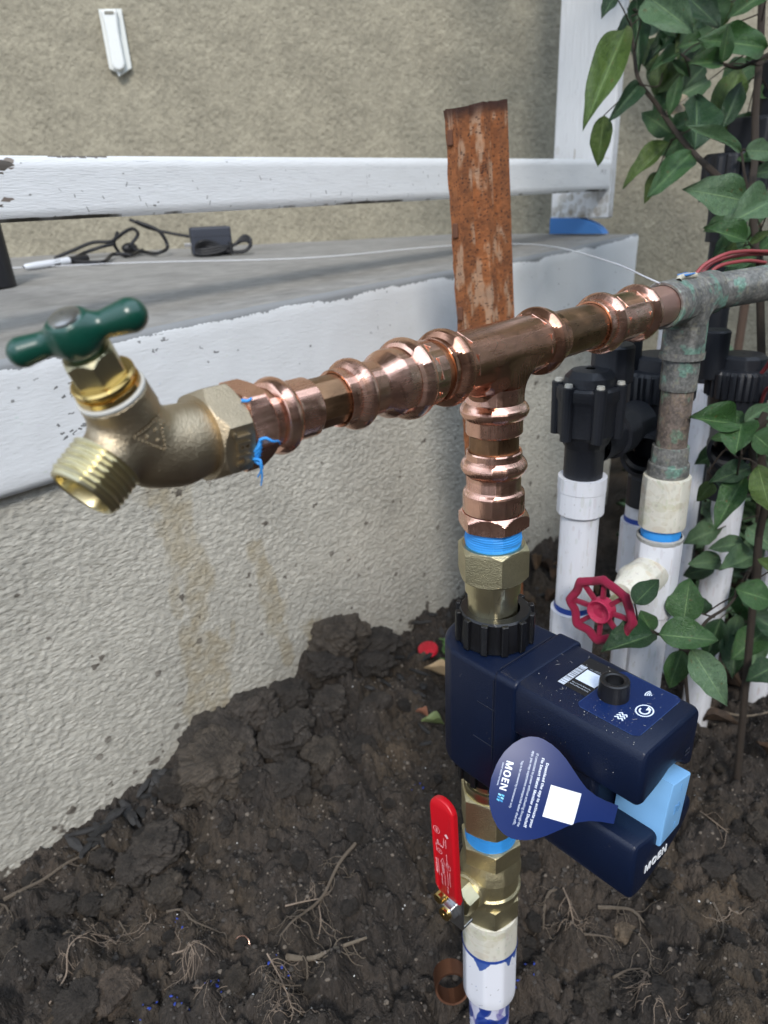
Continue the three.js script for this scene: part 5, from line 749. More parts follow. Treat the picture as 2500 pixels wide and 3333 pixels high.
{ // upright backflow valve against the wall, mostly behind the vine
  const t = thing('backflow_valve', 'tall black backflow valve behind the vine leaves', 'valve', [0.66, 0.55, -0.11]), lower = [];
  mesh('neck', revolve([[0.0, 0.008], [0, 0.0225], [0.035, 0.0225], [0.05, 0.03]], 32).translate(-0.02, 0.01, 0), blk, t);
  mesh('ribbed_body', revolve([[0.05, 0.02], [0.05, 0.036], [0.098, 0.037], [0.102, 0.034], [0.102, 0.01]], 72, (s, th, r) => r > 0.035 ? r + 0.0012 * Math.sign(Math.sin(th * 18)) : r).translate(-0.015, 0.005, 0), blk, t);
  mesh('bonnet', rbox(0.05, 0.04, 0.05, 0.006, 0.012, 0.125, 0.006), blk, t);
  mesh('upper_body', revolve([[0.13, 0.01], [0.13, 0.031], [0.2, 0.031], [0.203, 0.028], [0.203, 0.006]], 40).translate(0.045, 0.0, 0.02), blk, t);
  mesh('riser', revolve(rows(-0.67, 0.02, 0.0166, 2), 32).translate(-0.02, 0, 0), blk, t); void lower;
}
{ // slim white and dark conduits seen between the valves and the wall
  const a = thing('white_conduit', 'slim white conduit rising behind the green copper pipe', 'pipe', [0.55, -0.1, -0.13]); mesh('pipe', revolve(rows(0, 0.6, 0.0108, 2), 24), pvcMat, a);
  const b = thing('iron_rod', 'thin rusty rod standing against the stucco', 'rod', [0.78, -0.1, -0.12]); mesh('rod', revolve(rows(0, 0.72, 0.006, 4), 12), std({ color: rgb(0.09, 0.06, 0.045), roughness: 0.9 }), b);
}
{ // red control wires
  const wm = std({ color: rgb(0.28, 0.05, 0.055), roughness: 0.5 });
  D_wires.forEach((p, i) => { const m = mesh('control_wire', tube(p, i < 3 ? 0.0016 : 0.0019, 40, 8), wm); tag(m, i < 3 ? 'thin red control wire looping over the old copper pipe' : 'red control wire hanging beside the irrigation valves', 'wire', i < 3 ? 'red wires over the pipe' : 'red wires by the valves'); });
}
// ---------------------------------------------------------------- cords, marker and string on the porch
{
  const t = thing('knotted_cord', 'loosely knotted black cord lying against the porch wall', 'cord', [0.39, deckY(0.39, -1.0), -1.0]); const o = t.position;
  D_cords.forEach((p, i) => mesh('cord_strand', tube(p.map((q) => V3(...q).sub(o)), i === 0 ? 0.0026 : 0.0031, 48, 8), blackCord, t));
  mesh('knot', new THREE.IcosahedronGeometry(0.011, 2).scale(1.4, 0.9, 1), blackCord, t).position.set(...D_cords[1][5].map((v, k) => v - [o.x, o.y, o.z][k]));
  const A = V3(...D_pen[0]), B = V3(...D_pen[1]), Cc = V3(...D_pen[2]), pen = thing('marker_pen', 'white marker pen with black cap lying on the slab', 'marker', [A.x, A.y, A.z]), d = B.clone().sub(A), L = d.length();
  mesh('barrel', along(revolve([[-0.004, 0.0025], [0, 0.0045], [L * 0.2, 0.0056], [L, 0.006]], 24), V3(0, 0, 0), d), std({ color: rgb(0.72, 0.74, 0.78), roughness: 0.4 }), pen);
  mesh('cap', along(revolve([[L, 0.003], [L, 0.0063], [L + 0.04, 0.0058], [L + 0.042, 0.004], [L + 0.042, 0.0003]], 24), V3(0, 0, 0), d), blackCord, pen);
  mesh('print', along(revolve(rows(L * 0.45, L * 0.75, 0.0061, 1), 24, (s, th, r) => ihash(Math.round(th * 9), Math.round(s * 1500), 3) > 0.35 ? r - 0.0006 : r), V3(0, 0, 0), d), blackCord, pen);
  tag(mesh('white_string', tube(D_string, 0.0007, 120, 6), std({ color: rgb(0.7, 0.71, 0.74), roughness: 0.6 })), 'thin white string running from the porch slab to the copper pipe', 'string');
}

// ---------------------------------------------------------------- vine and leaves
const leafTex = (seed, base) => canvasTex(256, 512, (c, w, h) => {
  c.fillStyle = `rgb(${base})`; c.fillRect(0, 0, w, h); const r = mulberry(seed);
  for (let i = 0; i < 500; i++) { c.fillStyle = r() > .5 ? `rgba(150,170,110,${r() * .1})` : `rgba(10,30,12,${r() * .16})`; c.beginPath(); c.ellipse(r() * w, r() * h, 2 + r() * 14, 2 + r() * 14, 0, 0, 7); c.fill(); }
  c.strokeStyle = 'rgba(150,175,115,.6)'; c.lineWidth = 5; c.beginPath(); c.moveTo(w / 2, 0); c.lineTo(w / 2, h); c.stroke();
  c.strokeStyle = 'rgba(140,165,110,.3)'; c.lineWidth = 2; for (let k = 1; k < 9; k++) for (const s of [-1, 1]) { const y = h - k * h / 9; c.beginPath(); c.moveTo(w / 2, y + 24); c.quadraticCurveTo(w / 2 + s * w * .25, y, w / 2 + s * w * .48, y - 26); c.stroke(); }
  for (let i = 0; i < 5; i++) { c.fillStyle = `rgba(96,70,30,${.3 + r() * .5})`; c.beginPath(); c.ellipse(r() * w, r() * h, 3 + r() * 9, 3 + r() * 8, 0, 0, 7); c.fill(); }
  for (let i = 0; i < 70; i++) { c.fillStyle = `rgba(205,205,190,${r() * .35})`; c.fillRect(r() * w, r() * h, 1 + r() * 2, 1 + r() * 2); }
});
const leafMats = [['52,86,44', 0.32], ['34,62,36', 0.28], ['72,94,38', 0.36], ['80,108,76', 0.34], ['120,98,66', 0.8]].map(([b, q], i) => phys({ map: leafTex(40 + i, b), roughness: q, transmission: i === 4 ? 0 : 0.12, thickness: 0, side: THREE.DoubleSide, bumpMap: rep(fineNoise, 1), bumpScale: 0.0008 }));
const leafShapes = [0, 1, 2, 3].map((v) => { // unit leaf: base at origin, tip at y = 1, width 1 across x
  const nx = 8, ny = 16; return (fold, curl, wave) => grid(nx, ny, (a, b) => {
    const s = b, x = a * 2 - 1, w = 0.5 * Math.pow(Math.sin(Math.PI * Math.pow(s, [0.78, 0.7, 0.9, 0.82][v])), [0.8, 0.72, 0.85, 1][v]) * (1 - 0.1 * s); const nb = 1 + 0.1 * (vnoise(s * 7 + v * 5, x > 0 ? 3 : 8, 0, v + 2) - .5) * 2; return [x * w * nb, s + 0.02 * Math.sin(s * 6 + v) * x, fold * Math.abs(x) * w * 1.2 - curl * s * s + wave * Math.sin(s * 9 + x * 2.5 + v) * Math.abs(x)];
  }, (a, b) => [a, b]);
});
function addLeaf(parent, L, rr, origin) {
  const B = V3(L[0], L[1], L[2]), T = V3(L[3], L[4], L[5]), W = L[6], len = B.distanceTo(T), up = T.clone().sub(B).normalize();
  const g = leafShapes[(rr() * 4) | 0](0.18 + 0.3 * rr(), (rr() - 0.25) * 0.22, 0.02 + 0.035 * rr());
  const face = camera.position.clone().sub(B).normalize().multiplyScalar(1.1).add(V3((rr() - .5) * 0.6, 0.3 + rr() * .35, (rr() - .5) * .6)); const nz = face.addScaledVector(up, -face.dot(up)).normalize(), rx = V3().crossVectors(up, nz);
  g.scale(W * 1.22, len, len); g.applyMatrix4(new THREE.Matrix4().makeBasis(rx, up, nz)); g.translate(B.x - origin.x, B.y - origin.y, B.z - origin.z); g.computeVertexNormals();
  return mesh('leaf', g, leafMats[L[7]], parent);
}
function plant(name, label, stems, leaves, seed, base) {
  const t = thing(name, label, 'plant', base), o = t.position, rr = mulberry(seed), bark = std({ color: rgb(0.075, 0.055, 0.04), roughness: 0.85, bumpMap: rep(fineNoise, 4), bumpScale: 0.002 });
  for (const [p, r0, r1] of stems) mesh('stem', taper(p.map((q) => V3(...q).sub(o)), r0, r1, 32, 8), bark, t);
  // each leaf hangs on a short stalk that runs to the closest stem
  const pts = stems.flatMap(([p]) => { const c = new THREE.CatmullRomCurve3(p.map((q) => V3(...q))); return c.getPoints(30); });
  for (const L of leaves) { addLeaf(t, L, rr, o); const B = V3(L[0], L[1], L[2]); let best = null, bd = 9; for (const q of pts) { const d = q.distanceTo(B); if (d < bd) { bd = d; best = q; } } if (bd < 0.09 && bd > 0.002) { const mid = B.clone().lerp(best, 0.5).add(V3(0, 0.002, 0)); mesh('leaf_stalk', taper([B, mid, best].map((q) => q.clone().sub(o)), 0.0006, 0.0009, 6, 5), bark, t); } }
  return t;
}
{ // ivy added behind the pipes to stand in for deep shade there
  const t = thing('added_shade_ivy', 'low ivy added behind the white irrigation pipes to darken the background', 'plant', [0.95, -0.04, -0.2]), rr = mulberry(88), gs = [];
  for (let i = 0; i < 900; i++) { const x = -0.28 + rr() * 0.75, z = -0.3 + rr() * 0.5 - x * 0.1, y = 0.02 + rr() * rr() * 0.34; if (z - 0.435 < -0.43 * (x + 1.287)) continue; const g = grid(2, 4, (u, v) => { const w = 0.017 * Math.sin(Math.PI * Math.pow(v, .8)); return [(u * 2 - 1) * w, v * 0.055, 0.006 * Math.abs(u * 2 - 1) - 0.012 * v * v]; }); g.rotateX(-0.3 - rr() * 1.4); g.rotateY(rr() * 6.28); g.translate(x, y, z); gs.push(g); }
  mesh('foliage', merge(gs), leafMats[3], t).userData.kind = 'stuff';
}
{ // shrub added just outside the view on the right to shade the valves
  const t = thing('added_shade_shrub', 'dense green shrub added out of view to shade the irrigation valves', 'shrub', [1.12, -0.02, 0.62]), rr = mulberry(66), gs = [], o = t.position;
  for (let i = 0; i < 1300; i++) { const a = rr() * 6.28, e = Math.acos(2 * rr() - 1), q = 0.5 * Math.pow(rr(), 0.35), x = Math.sin(e) * Math.cos(a) * q, y = 0.85 + Math.cos(e) * q * 1.7, z = Math.sin(e) * Math.sin(a) * q * 1.05; const g = grid(2, 4, (u, v) => { const w = 0.019 * Math.sin(Math.PI * Math.pow(v, .8)); return [(u * 2 - 1) * w, v * 0.09, 0.006 * Math.abs(u * 2 - 1) - 0.012 * v * v]; }); g.rotateX(rr() * 3); g.rotateY(rr() * 6.28); g.rotateZ((rr() - .5) * 1.5); g.translate(x, y, z); gs.push(g); }
  mesh('crown', merge(gs), leafMats[0], t); const bk = std({ color: rgb(0.07, 0.05, 0.038), roughness: 0.9 });
  mesh('trunk', taper([[0, 0, 0], [0.01, 0.35, 0.01], [0, 0.9, 0]], 0.016, 0.009, 10, 8), bk, t); for (let k = 0; k < 7; k++) { const a = k * 0.9; mesh('limb', taper([[0.005, 0.25 + k * 0.04, 0], [Math.cos(a) * 0.1, 0.45 + k * 0.05, Math.sin(a) * 0.1], [Math.cos(a) * 0.24, 0.6 + k * 0.07, Math.sin(a) * 0.24]], 0.005, 0.002, 8, 6), bk, t); }
}
{
  const rr = mulberry(55), extra = D_leavesMore.slice(); // plus unseen vine leaves, added right of and above the frame as shade
  for (let i = 0; i < 60; i++) { const x = 0.42 + rr() * 0.5, y = 0.45 + rr() * 0.75, z = 0.16 + rr() * 0.42 - (x - 0.42) * 0.4, a = rr() * 6.28, l = 0.05 + rr() * 0.03; extra.push([x, y, z, x + Math.cos(a) * l * 0.7, y - l * 0.5, z + Math.sin(a) * l * 0.7, l * 0.5, (rr() * 2) | 0]); }
  for (let i = 0; i < 170; i++) { const x = 0.42 + rr() * 0.75, y = 0.99 + rr() * 0.4, z = -0.5 + rr() * 0.75, a = rr() * 6.28, l = 0.07 + rr() * 0.04; extra.push([x, y, z, x + Math.cos(a) * l * 0.8, y - l * 0.35, z + Math.sin(a) * l * 0.8, l * 0.5, (rr() * 2) | 0]); }
  const st = D_stemsTop.concat([[[[0.4685, 0.5499, -0.0129], [0.5, 0.35, 0.01], [0.52, 0.1, 0.03], [0.53, -0.06, 0.03]], 0.004, 0.0055], [[[0.7016, 0.8256, -0.1272], [0.73, 1.0, -0.12], [0.72, 1.25, -0.05]], 0.004, 0.003], [[[0.53, -0.06, 0.03], [0.6, 0.3, 0.18], [0.64, 0.7, 0.3], [0.66, 1.15, 0.36]], 0.005, 0.003], [[[0.64, 0.7, 0.3], [0.56, 0.85, 0.4], [0.5, 0.95, 0.5]], 0.0025, 0.0015]]);
  plant('climbing_vine', 'climbing vine with glossy dark green oval leaves on a brown stem', st, D_leavesTop.concat(extra), 3, [0.53, -0.06, 0.03]);
  plant('vine_shoot', 'leafy vine shoot beside the weathered copper drop pipe', D_stemsMid.concat([[[D_stemsMid[1][0][4], [0.36, 0.15, 0.07], [0.38, -0.06, 0.08]], 0.0036, 0.004]]), D_leavesMid, 5, [0.38, -0.06, 0.08]);
  plant('low_sprig', 'low leafy sprig growing round the red handwheel valve', D_stemsLow.concat([[[D_stemsLow[0][0][4], [0.26, 0.1, 0.06], [0.27, -0.04, 0.06]], 0.0016, 0.002]]), D_leavesLow, 7, [0.27, -0.04, 0.06]);
  // dried curled leaf caught in the vine
  const c = thing('dried_leaf', 'pale dried curled leaf caught in the vine', 'leaf', [0.571, 0.716, -0.166]);
  const g = leafShapes[1](0.9, 0.4, 0.09); g.scale(0.016, 0.034, 0.03); g.rotateZ(2.2); g.rotateY(0.6); mesh('blade', g, std({ color: rgb(0.42, 0.34, 0.24), roughness: 0.8, side: THREE.DoubleSide }), c);
}

const D_roots = [[[[-0.2343,0.0178,-0.3874],[-0.2174,0.018,-0.384],[-0.2012,0.0178,-0.378],[-0.1761,0.0173,-0.3799],[-0.1565,0.018,-0.3834],[-0.1428,0.0183,-0.3741]],2.2,12],[[[-0.2376,0.0175,-0.3876],[-0.2386,0.0178,-0.3652],[-0.2417,0.0178,-0.3465],[-0.2367,0.0171,-0.3222]],1.2,10],[[[-0.2328,0.0178,-0.331],[-0.2236,0.018,-0.3168],[-0.2109,0.0173,-0.2986]],2.2,3],[[[-0.2491,0.0173,-0.2599],[-0.2398,0.0175,-0.2644],[-0.2293,0.0179,-0.271],[-0.2176,0.0178,-0.2775],[-0.204,0.018,-0.2824],[-0.1845,0.0172,-0.2804]],1.0,16],[[[-0.1706,0.0181,-0.2837],[-0.1733,0.0179,-0.2723],[-0.1749,0.0177,-0.2566]],0.8,6],[[[-0.1418,0.0179,-0.2818],[-0.1481,0.0176,-0.2662],[-0.1629,0.0175,-0.2503]],0.9,5],[[[-0.1389,0.0181,-0.257],[-0.1278,0.0181,-0.2501],[-0.1261,0.0183,-0.2328],[-0.1184,0.0179,-0.2135],[-0.1182,0.018,-0.2025]],1.3,10],[[[-0.1561,0.0177,-0.2214],[-0.1476,0.0174,-0.2155],[-0.1484,0.0177,-0.1992],[-0.1499,0.0175,-0.1896]],1.0,18],[[[0.0291,0.0184,-0.1764],[0.0003,0.017,-0.1694],[-0.0332,0.0149,-0.1576],[-0.0541,0.0153,-0.1544],[-0.0758,0.0161,-0.1493],[-0.0878,0.0171,-0.1514]],2.0,20],[[[-0.0614,0.0184,-0.1796],[-0.0464,0.0174,-0.1697],[-0.0332,0.0149,-0.1576]],1.0,8],[[[-0.0046,0.0167,-0.1712],[-0.0011,0.0141,-0.1581],[-0.0,0.0094,-0.1463]],0.8,4],[[[-0.0414,0.0151,-0.1553],[-0.05,0.0124,-0.1422],[-0.0583,0.0106,-0.1356]],0.8,3],[[[-0.0952,0.0156,-0.1347],[-0.0765,0.0111,-0.1265],[-0.052,0.0048,-0.1192],[-0.0239,-0.0043,-0.1079]],3.0,10],[[[-0.1075,0.0171,-0.1438],[-0.1104,0.0143,-0.1215],[-0.1197,0.0122,-0.0985]],0.9,22],[[[-0.0834,0.0121,-0.125],[-0.0898,0.0102,-0.1148],[-0.109,0.0143,-0.1169],[-0.1216,0.0161,-0.1233]],0.9,18],[[[-0.1627,0.0171,-0.1777],[-0.162,0.0174,-0.1645],[-0.1511,0.0171,-0.1562]],0.8,8],[[[0.1547,-0.0197,-0.0114],[0.141,-0.0229,-0.0173],[0.1288,-0.0271,-0.015],[0.1109,-0.0336,-0.0045]],2.2,8],[[[0.1551,-0.0188,-0.0099],[0.1426,-0.0253,0.003],[0.1304,-0.0304,0.0138],[0.1139,-0.0352,0.0168]],1.0,14],[[[0.1596,-0.0204,0.0256],[0.165,-0.0181,0.0423],[0.1646,-0.017,0.0584],[0.1619,-0.0151,0.0795]],2.2,8],[[[0.122,-0.0334,0.0304],[0.1326,-0.0298,0.0439],[0.1444,-0.025,0.0533]],1.2,10],[[[0.1091,-0.0337,0.0658],[0.1258,-0.0287,0.0722],[0.1294,-0.0259,0.0837]],1.4,6],[[[0.1294,-0.0259,0.0837],[0.1199,-0.0251,0.0953],[0.0998,-0.0257,0.1108]],1.0,16],[[[0.2068,0.0071,0.1127],[0.2011,0.0079,0.1267],[0.1922,0.0056,0.1281],[0.177,0.0023,0.1301]],1.1,8],[[[0.3064,0.015,0.0626],[0.293,0.0168,0.0788],[0.2891,0.0186,0.0957]],0.9,4],[[[0.153,-0.0205,0.0705],[0.147,-0.0192,0.0837],[0.1314,-0.0235,0.0906]],0.8,10],[[[0.2126,0.0111,0.1242],[0.2075,0.0098,0.129]],0.8,3],[[[0.1606,-0.006,0.1181],[0.1675,-0.0039,0.1193]],0.8,3],[[[0.1079,-0.0238,0.1118],[0.118,-0.0184,0.1205]],0.8,4]];
const D_clods = [[-0.0188,0.0361,-0.3437,0.0325],[0.012,0.0437,-0.3351,0.0193],[-0.1063,0.02,-0.323,0.0239],[-0.0523,0.0261,-0.3708,0.0168],[-0.0008,0.038,-0.2978,0.0161],[0.0262,0.0368,-0.2738,0.0176],[-0.0475,0.0267,-0.2879,0.0089],[-0.1646,0.0178,-0.3039,0.0119],[-0.181,0.0174,-0.3192,0.0104],[-0.2325,0.0175,-0.238,0.0145],[-0.1255,0.0183,-0.2745,0.0148],[-0.1343,0.0187,-0.3215,0.0158],[0.0548,0.0472,-0.3147,0.0221],[0.0517,0.0361,-0.2672,0.0108],[0.0088,0.0332,-0.3932,0.0261],[-0.0265,0.0226,-0.2321,0.0051],[-0.0966,0.0195,-0.2687,0.0056],[0.0751,0.0368,-0.273,0.0164],[0.1215,0.0278,-0.2584,0.014],[-0.1063,0.0198,-0.3511,0.0109],[-0.1491,0.018,-0.3569,0.0119],[-0.1994,0.0176,-0.3401,0.0106],[-0.233,0.0172,-0.3058,0.0128],[-0.2503,0.0172,-0.3254,0.0119],[-0.1334,0.0174,-0.1568,0.0093],[-0.1737,0.0171,-0.175,0.0117],[-0.1941,0.0172,-0.201,0.0095],[0.2449,0.0157,0.1016,0.0104],[0.2097,0.0021,0.0655,0.0086],[0.2546,0.014,0.0704,0.0071],[0.2495,0.0181,0.1316,0.0104],[0.1871,0.0074,0.1406,0.0083],[0.1326,-0.009,0.1363,0.0081],[0.1522,-0.0119,-0.0469,0.0087],[0.0795,-0.0382,0.0142,0.0099],[0.0903,-0.0368,0.0606,0.0115]];
// ---------------------------------------------------------------- clods, stones, roots and litter on the soil
{
  const clodG = [0, 1, 2, 3, 4, 5, 6].map((v) => {
    let g = new THREE.IcosahedronGeometry(1, 14); g.deleteAttribute('uv'); g.deleteAttribute('normal'); g = mergeVertices(g, 1e-4); const P = g.attributes.position, uv = [];
    for (let i = 0; i < P.count; i++) { const x = P.getX(i), y = P.getY(i), z = P.getZ(i), q = 0.62 + 0.5 * fbm3(x * 1.3 + v * 9, y * 1.3, z * 1.3 + 4, 3, v * 7) + 0.5 * (fbm3(x * 3.3, y * 3.3 + v, z * 3.3, 3, 9) - .5) + 0.22 * (fbm3(x * 10, y * 10, z * 10, 2, 5) - .5), b = Math.max(Math.abs(x * 0.9), Math.abs(y), Math.abs(z * 1.05)), k = lerp(q, q * 0.8 / b, 0.3); P.setXYZ(i, x * k, y * k * 0.72, z * k); uv.push(x * 0.05 + v, z * 0.05 + y * 0.04); }
    g.setAttribute('uv', new THREE.Float32BufferAttribute(uv, 2)); g.setAttribute('color', new THREE.Float32BufferAttribute(new Float32Array(P.count * 3).fill(1), 3)); g.computeVertexNormals(); return g;
  });
  const clodM = [0.8, 0.95, 0.66, 1.12].map((k, i) => std({ color: rgb(0.15 * k, 0.137 * k * (i === 3 ? 0.97 : 1), 0.124 * k * (i === 3 ? 0.9 : 1)), map: rep(soilMap, 3), bumpMap: rep(soilBump, 6), bumpScale: 0.004, roughness: 0.82 }));
  const rr = mulberry(101);
  const clod = (x, z, r, lift = 0.1) => { const m = mesh('clod', clodG[(rr() * 7) | 0], clodM[(rr() * 4) | 0], ground); m.position.set(x, groundBase(x, z) + r * lift + 0.004, z); m.rotation.set((rr() - .5) * .8, rr() * 6.28, (rr() - .5) * .8); m.scale.set(r * (0.85 + rr() * .4), r * (0.8 + rr() * .4), r * (0.85 + rr() * .4)); return m; };
  for (const [x, , z, r] of D_clods) clod(x, z, r * 1.35, 0.5);
  for (const [x, z, r] of [[0.215, -0.385, 0.045], [0.26, -0.37, 0.034], [0.18, -0.37, 0.03], [0.235, -0.34, 0.028], [0.11, -0.37, 0.034], [0.06, -0.375, 0.04], [0.02, -0.365, 0.038], [0.145, -0.33, 0.026], [0.08, -0.32, 0.027], [0.19, -0.3, 0.022], [-0.04, -0.36, 0.03]]) clod(x, z, r, 0.55);
  for (let i = 0; i < 230; i++) { const x = -0.3 + rr() * 0.75, z = -0.41 + rr() * 0.6, near = Math.hypot(x, z - 0.01) < 0.045; if (near) continue; clod(x, z, 0.004 + 0.015 * rr() * rr() * rr() + 0.003 * rr(), 0.7); }
  // crumbs: uncounted
  const cg = [], cr = mulberry(202); for (let i = 0; i < 11000; i++) { const x = -0.3 + cr() * 0.85, z = -0.415 + cr() * 0.62, s = 0.0007 + 0.0032 * cr() * cr() * cr(), g = new THREE.IcosahedronGeometry(s, 0); g.rotateX(cr() * 3); g.rotateY(cr() * 3); g.scale(1, 0.7, 1); g.translate(x, groundH(x, z) + s * 0.2, z); cg.push(g); }
  tag(mesh('soil_crumbs', merge(cg.filter((_, i) => i % 4)), std({ color: rgb(0.06, 0.052, 0.045), roughness: 0.95 })), 'loose fine crumbs of dark soil scattered over the ground', 'soil', null, 'stuff');
  tag(mesh('dry_soil_crumbs', merge(cg.filter((_, i) => i % 4 === 0)), std({ color: rgb(0.15, 0.125, 0.1), roughness: 0.95 })), 'paler dry crumbs of soil sprinkled over the dark ground', 'soil', null, 'stuff');
  // stones
  const stone = (x, z, r, label, col, k) => { const t = thing('stone', label, 'stone', [x, groundBase(x, z) - r * 0.1, z]); const m = mesh('stone_body', clodG[k], std({ color: col, map: rep(soilMap, 2), roughness: 0.8, bumpMap: rep(fineNoise, 12), bumpScale: 0.002 }), t); m.position.y = r * 0.45; m.scale.set(r * 1.1, r * 1.05, r); return t; };
  stone(-0.2051, -0.2267, 0.023, 'large rounded brown stone lying in the dug soil', rgb(0.2, 0.165, 0.135), 2);
  stone(0.1551, 0.0555, 0.011, 'small pale tan stone among roots under the navy valve', rgb(0.5, 0.42, 0.32), 4);
  stone(0.03, -0.27, 0.012, 'small grey stone beside the biggest clod', rgb(0.3, 0.3, 0.31), 5);
  // roots
  const rootM = [std({ color: rgb(0.3, 0.24, 0.18), roughness: 0.85, bumpMap: rep(fineNoise, 3), bumpScale: 0.002 }), std({ color: rgb(0.24, 0.185, 0.14), roughness: 0.85 }), std({ color: rgb(0.44, 0.36, 0.27), roughness: 0.85, bumpMap: rep(fineNoise, 3), bumpScale: 0.002 })];
  const rq = mulberry(303);
  D_roots.forEach(([pl, w, n], i) => {
    const pts = pl.map(([x, , z]) => V3(x, groundH(x, z) + 0.001 + 0.005 * rq(), z)); if (pts.length < 3) pts.splice(1, 0, pts[0].clone().lerp(pts[1], .5));
    const gs = [taper(pts.map((p, k) => p.clone().add(V3((rq() - .5) * .003, 0, (rq() - .5) * .003))), w * 0.0009, w * 0.0004, 30, 7)], c = new THREE.CatmullRomCurve3(pts);
    const grow = (p, dir, len, r, depth) => { const q = [p.clone()]; let d = dir.clone(), a = p.clone(); for (let k = 0; k < 5; k++) { a = a.clone().addScaledVector(d, len / 5); a.y = Math.max(groundH(a.x, a.z) + 0.001, lerp(a.y, groundH(a.x, a.z) + 0.002, 0.5)); q.push(a); d = d.applyAxisAngle(V3(0, 1, 0), (rq() - .5) * 1.5); d.y += (rq() - .5) * .4; d.normalize(); } gs.push(taper(q, r, r * 0.45, 10, 5)); if (depth > 0) for (let k = 0; k < 2; k++) grow(q[2 + (rq() * 3 | 0)], d.clone().applyAxisAngle(V3(0, 1, 0), (rq() - .5) * 2.4), len * 0.6, r * 0.6, depth - 1); };
    for (let k = 0; k < n; k++) { const t = 0.1 + 0.9 * rq(), p = c.getPointAt(t), d = c.getTangentAt(t).applyAxisAngle(V3(0, 1, 0), (rq() > .5 ? 1 : -1) * (0.4 + rq())); grow(p, d, 0.01 + rq() * 0.022, 0.00022 + w * 0.00012, n > 12 ? 1 : 0); }
    const m = mesh('root', merge(gs), rootM[w > 2.5 ? 2 : i % 2 === 0 || w > 1.1 ? 0 : 1]); const big = w >= 3 ? 'thick pale broken root lying across the dug soil' : w >= 2 ? 'stout branching dry root lying on the dug soil' : 'fine branching dry rootlet lying on the dug soil'; tag(m, big, 'root', w >= 3 ? null : w >= 2 ? 'stout dry roots' : 'fine dry rootlets');
  });
  { const p = [[0.4716, 0.02, -0.0405], [0.49, 0.022, 0.0], [0.5, 0.024, 0.045], [0.52, 0.03, 0.11]].map(([x, y, z]) => V3(x, groundH(x, z) + 0.012, z)); tag(mesh('straw', taper(p, 0.0016, 0.001, 20, 6), rootM[2]), 'long pale dry stalk lying behind the navy valve', 'stalk'); }
  // leaf litter
  const litM = [rgb(0.16, 0.1, 0.06), rgb(0.24, 0.165, 0.1), rgb(0.1, 0.07, 0.05), rgb(0.2, 0.16, 0.12)].map((c) => std({ color: c, map: rep(soilMap, 1), roughness: 0.8, side: THREE.DoubleSide }));
  const lq = mulberry(404), dead = (x, z, len, mat, label, group, h = 0.012) => { const g = leafShapes[(lq() * 4) | 0](0.4 + lq() * .6, (lq() - .5) * 0.5, 0.07); g.scale(len * 0.45, len, len); g.translate(0, -len / 2, 0); g.rotateX(-Math.PI / 2 + (lq() - .5) * 0.7); g.rotateY(lq() * 6.28); const m = mesh('dead_leaf', g, mat); m.position.set(x, groundH(x, z) + h, z); tag(m, label, 'leaf', group); return m; };
  for (let i = 0; i < 34; i++) { const a = i < 16, x = a ? 0.5 + lq() * 0.25 : 0.38 + lq() * 0.3, z = a ? -0.4 + lq() * 0.2 : -0.06 + lq() * 0.2; dead(x, z, 0.022 + lq() * 0.022, litM[(lq() * 4) | 0], 'dry brown fallen leaf in the litter below the irrigation valves', 'fallen leaves under the irrigation valves'); }
  dead(0.2899, -0.2837, 0.034, std({ color: rgb(0.42, 0.3, 0.17), roughness: 0.75, side: THREE.DoubleSide }), 'tan curled fallen leaf on dark mulch beside the navy valve', null, 0.02).rotation.set(0, 2.2, 0);
  dead(0.2131, -0.2432, 0.022, std({ color: rgb(0.3, 0.13, 0.075), roughness: 0.75, side: THREE.DoubleSide }), 'small reddish brown fallen leaf on the soil', null, 0.012);
  dead(0.2133, -0.2263, 0.028, std({ color: rgb(0.2, 0.24, 0.09), roughness: 0.65, side: THREE.DoubleSide }), 'small yellow green fallen leaf on the soil', null, 0.012);
  // bark mulch against the wall
  const bq = mulberry(505), barkG = new THREE.DodecahedronGeometry(1, 0), barkM = [0.014, 0.022, 0.035].map((k) => std({ color: rgb(k, k * .95, k * .92), roughness: 0.8 }));
  for (let i = 0; i < 110; i++) { const near = i < 46, x = near ? -0.16 + bq() * 0.14 : 0.16 + bq() * 0.5, z = near ? -0.405 + bq() * 0.03 : -0.41 + bq() * bq() * 0.26, m = mesh('bark_chip', barkG, barkM[i % 3], ground); m.position.set(x, groundH(x, z) + 0.004, z); m.rotation.set((bq() - .5) * .5, bq() * 3, (bq() - .5) * .5); m.scale.set(0.006 + bq() * 0.014, 0.0015 + bq() * 0.002, 0.003 + bq() * 0.003); }
  // lost bits
  { const x = 0.333, z = -0.333, t = thing('red_plastic_cap', 'oval red plastic cap lying on the mulch', 'cap', [x, groundH(x, z) + 0.018, z]); t.rotation.set(-0.15, 0.75, 0.0); const m = std({ color: rgb(0.55, 0.012, 0.03), roughness: 0.45 }); mesh('disc', revolve([[0, 0.0004], [0, 0.018], [0.002, 0.0195], [0.005, 0.0185], [0.0065, 0.015], [0.007, 0.0004]], 40).scale(1.15, 1, 0.75), m, t); for (let k = -1; k < 2; k++) mesh('rib', rbox(0.024, 0.0012, 0.0016, 0.0005, 0, 0.0072, k * 0.005), m, t); }
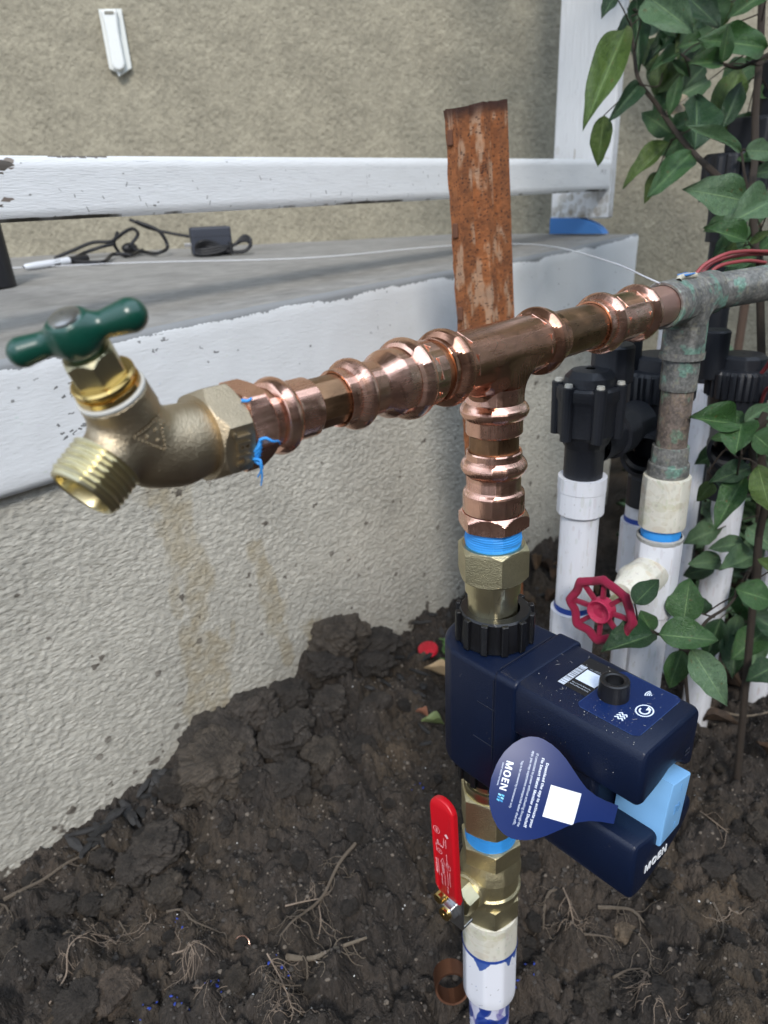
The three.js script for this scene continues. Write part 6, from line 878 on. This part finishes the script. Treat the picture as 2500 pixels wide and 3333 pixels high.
  { const x = 0.335, z = -0.297, t = thing('weed_seedling', 'small green lobed weed beside the red plastic cap', 'weed', [x, groundH(x, z), z]), gm = std({ color: rgb(0.06, 0.13, 0.035), roughness: 0.6, side: THREE.DoubleSide }); mesh('stem', taper([[0, 0, 0], [0.003, 0.02, 0.002], [0.002, 0.04, 0.004]], 0.001, 0.0006, 8, 5), gm, t); for (let k = 0; k < 13; k++) { const g = leafShapes[k % 4](0.2, 0.1, 0.05); g.scale(0.011, 0.014, 0.012); g.rotateX(-0.9); g.rotateY(k * 2.4); const m = mesh('leaf', g, gm, t); m.position.set(Math.cos(k) * 0.006, 0.008 + k * 0.0035, Math.sin(k) * 0.006); } }
  { const t = thing('copper_offcut', 'short cut ring of copper pipe lying by the plastic riser', 'copper ring', [-0.006, 0.003, -0.026]); const d = V3(0.6, -0.3, -0.6); t.quaternion.setFromUnitVectors(V3(0, 1, 0), d.normalize()); mesh('ring', revolve([[-0.009, 0.0126], [-0.0093, 0.0142], [-0.008, 0.0146], ...rows(-0.007, 0.009, 0.0146, 3), [0.0095, 0.0142], [0.009, 0.0126], [-0.009, 0.0126]], 64), std({ color: rgb(0.34, 0.17, 0.11), metalness: 1, roughness: 0.42 }), t); }
  { const x = -0.112, z = -0.1752, p = []; for (let k = 0; k < 9; k++) { const a = -0.9 + k * 0.36; p.push(V3(x + Math.cos(a) * 0.0065, groundH(x, z) + 0.004 + 0.006 * Math.sin(a * .8), z - Math.sin(a) * 0.005)); } tag(mesh('copper_shaving', tube(p, 0.0007, 24, 6), M.copper), 'tiny bright copper shaving curled on the soil', 'shaving'); }
  { const gs = [], q = mulberry(606); const drop = (x, z, n, s, sp) => { for (let i = 0; i < n; i++) { const a = x + (q() - .5) * sp, b = z + (q() - .5) * sp, g = new THREE.IcosahedronGeometry(s * (0.4 + q()), 0); g.scale(1.4, 0.6, 0.8); g.rotateY(q() * 3); g.translate(a, groundH(a, b) + 0.0012, b); gs.push(g); } };
    for (const [x, z, n] of [[-0.199, -0.1924, 9], [-0.1772, -0.1696, 12], [-0.1506, -0.1637, 9], [-0.1091, -0.1338, 5], [0.0743, 0.004, 4], [0.0494, 0.0092, 5], [-0.14, -0.24, 4], [0.13, -0.18, 4]]) drop(x, z, n, 0.0011, 0.02);
    tag(mesh('blue_primer_crumbs', merge(gs), std({ color: rgb(0.02, 0.05, 0.32), roughness: 0.5 })), 'scattered bright blue crumbs of primer and tape on the soil', 'crumbs', null, 'stuff'); }
  { const gs = [], q = mulberry(707); for (let i = 0; i < 150; i++) { const a = -0.28 + q() * 0.75, b = -0.41 + q() * 0.6, g = new THREE.IcosahedronGeometry(0.0003 + q() * q() * 0.0011, 0); g.scale(1.3, 0.6, 0.9); g.rotateY(q() * 3); g.translate(a, groundH(a, b) + 0.001, b); gs.push(g); }
    tag(mesh('white_specks', merge(gs), std({ color: rgb(0.7, 0.7, 0.68), roughness: 0.5 })), 'tiny white plastic shavings speckling the soil', 'specks', null, 'stuff'); }
}

renderer.render(scene, camera);
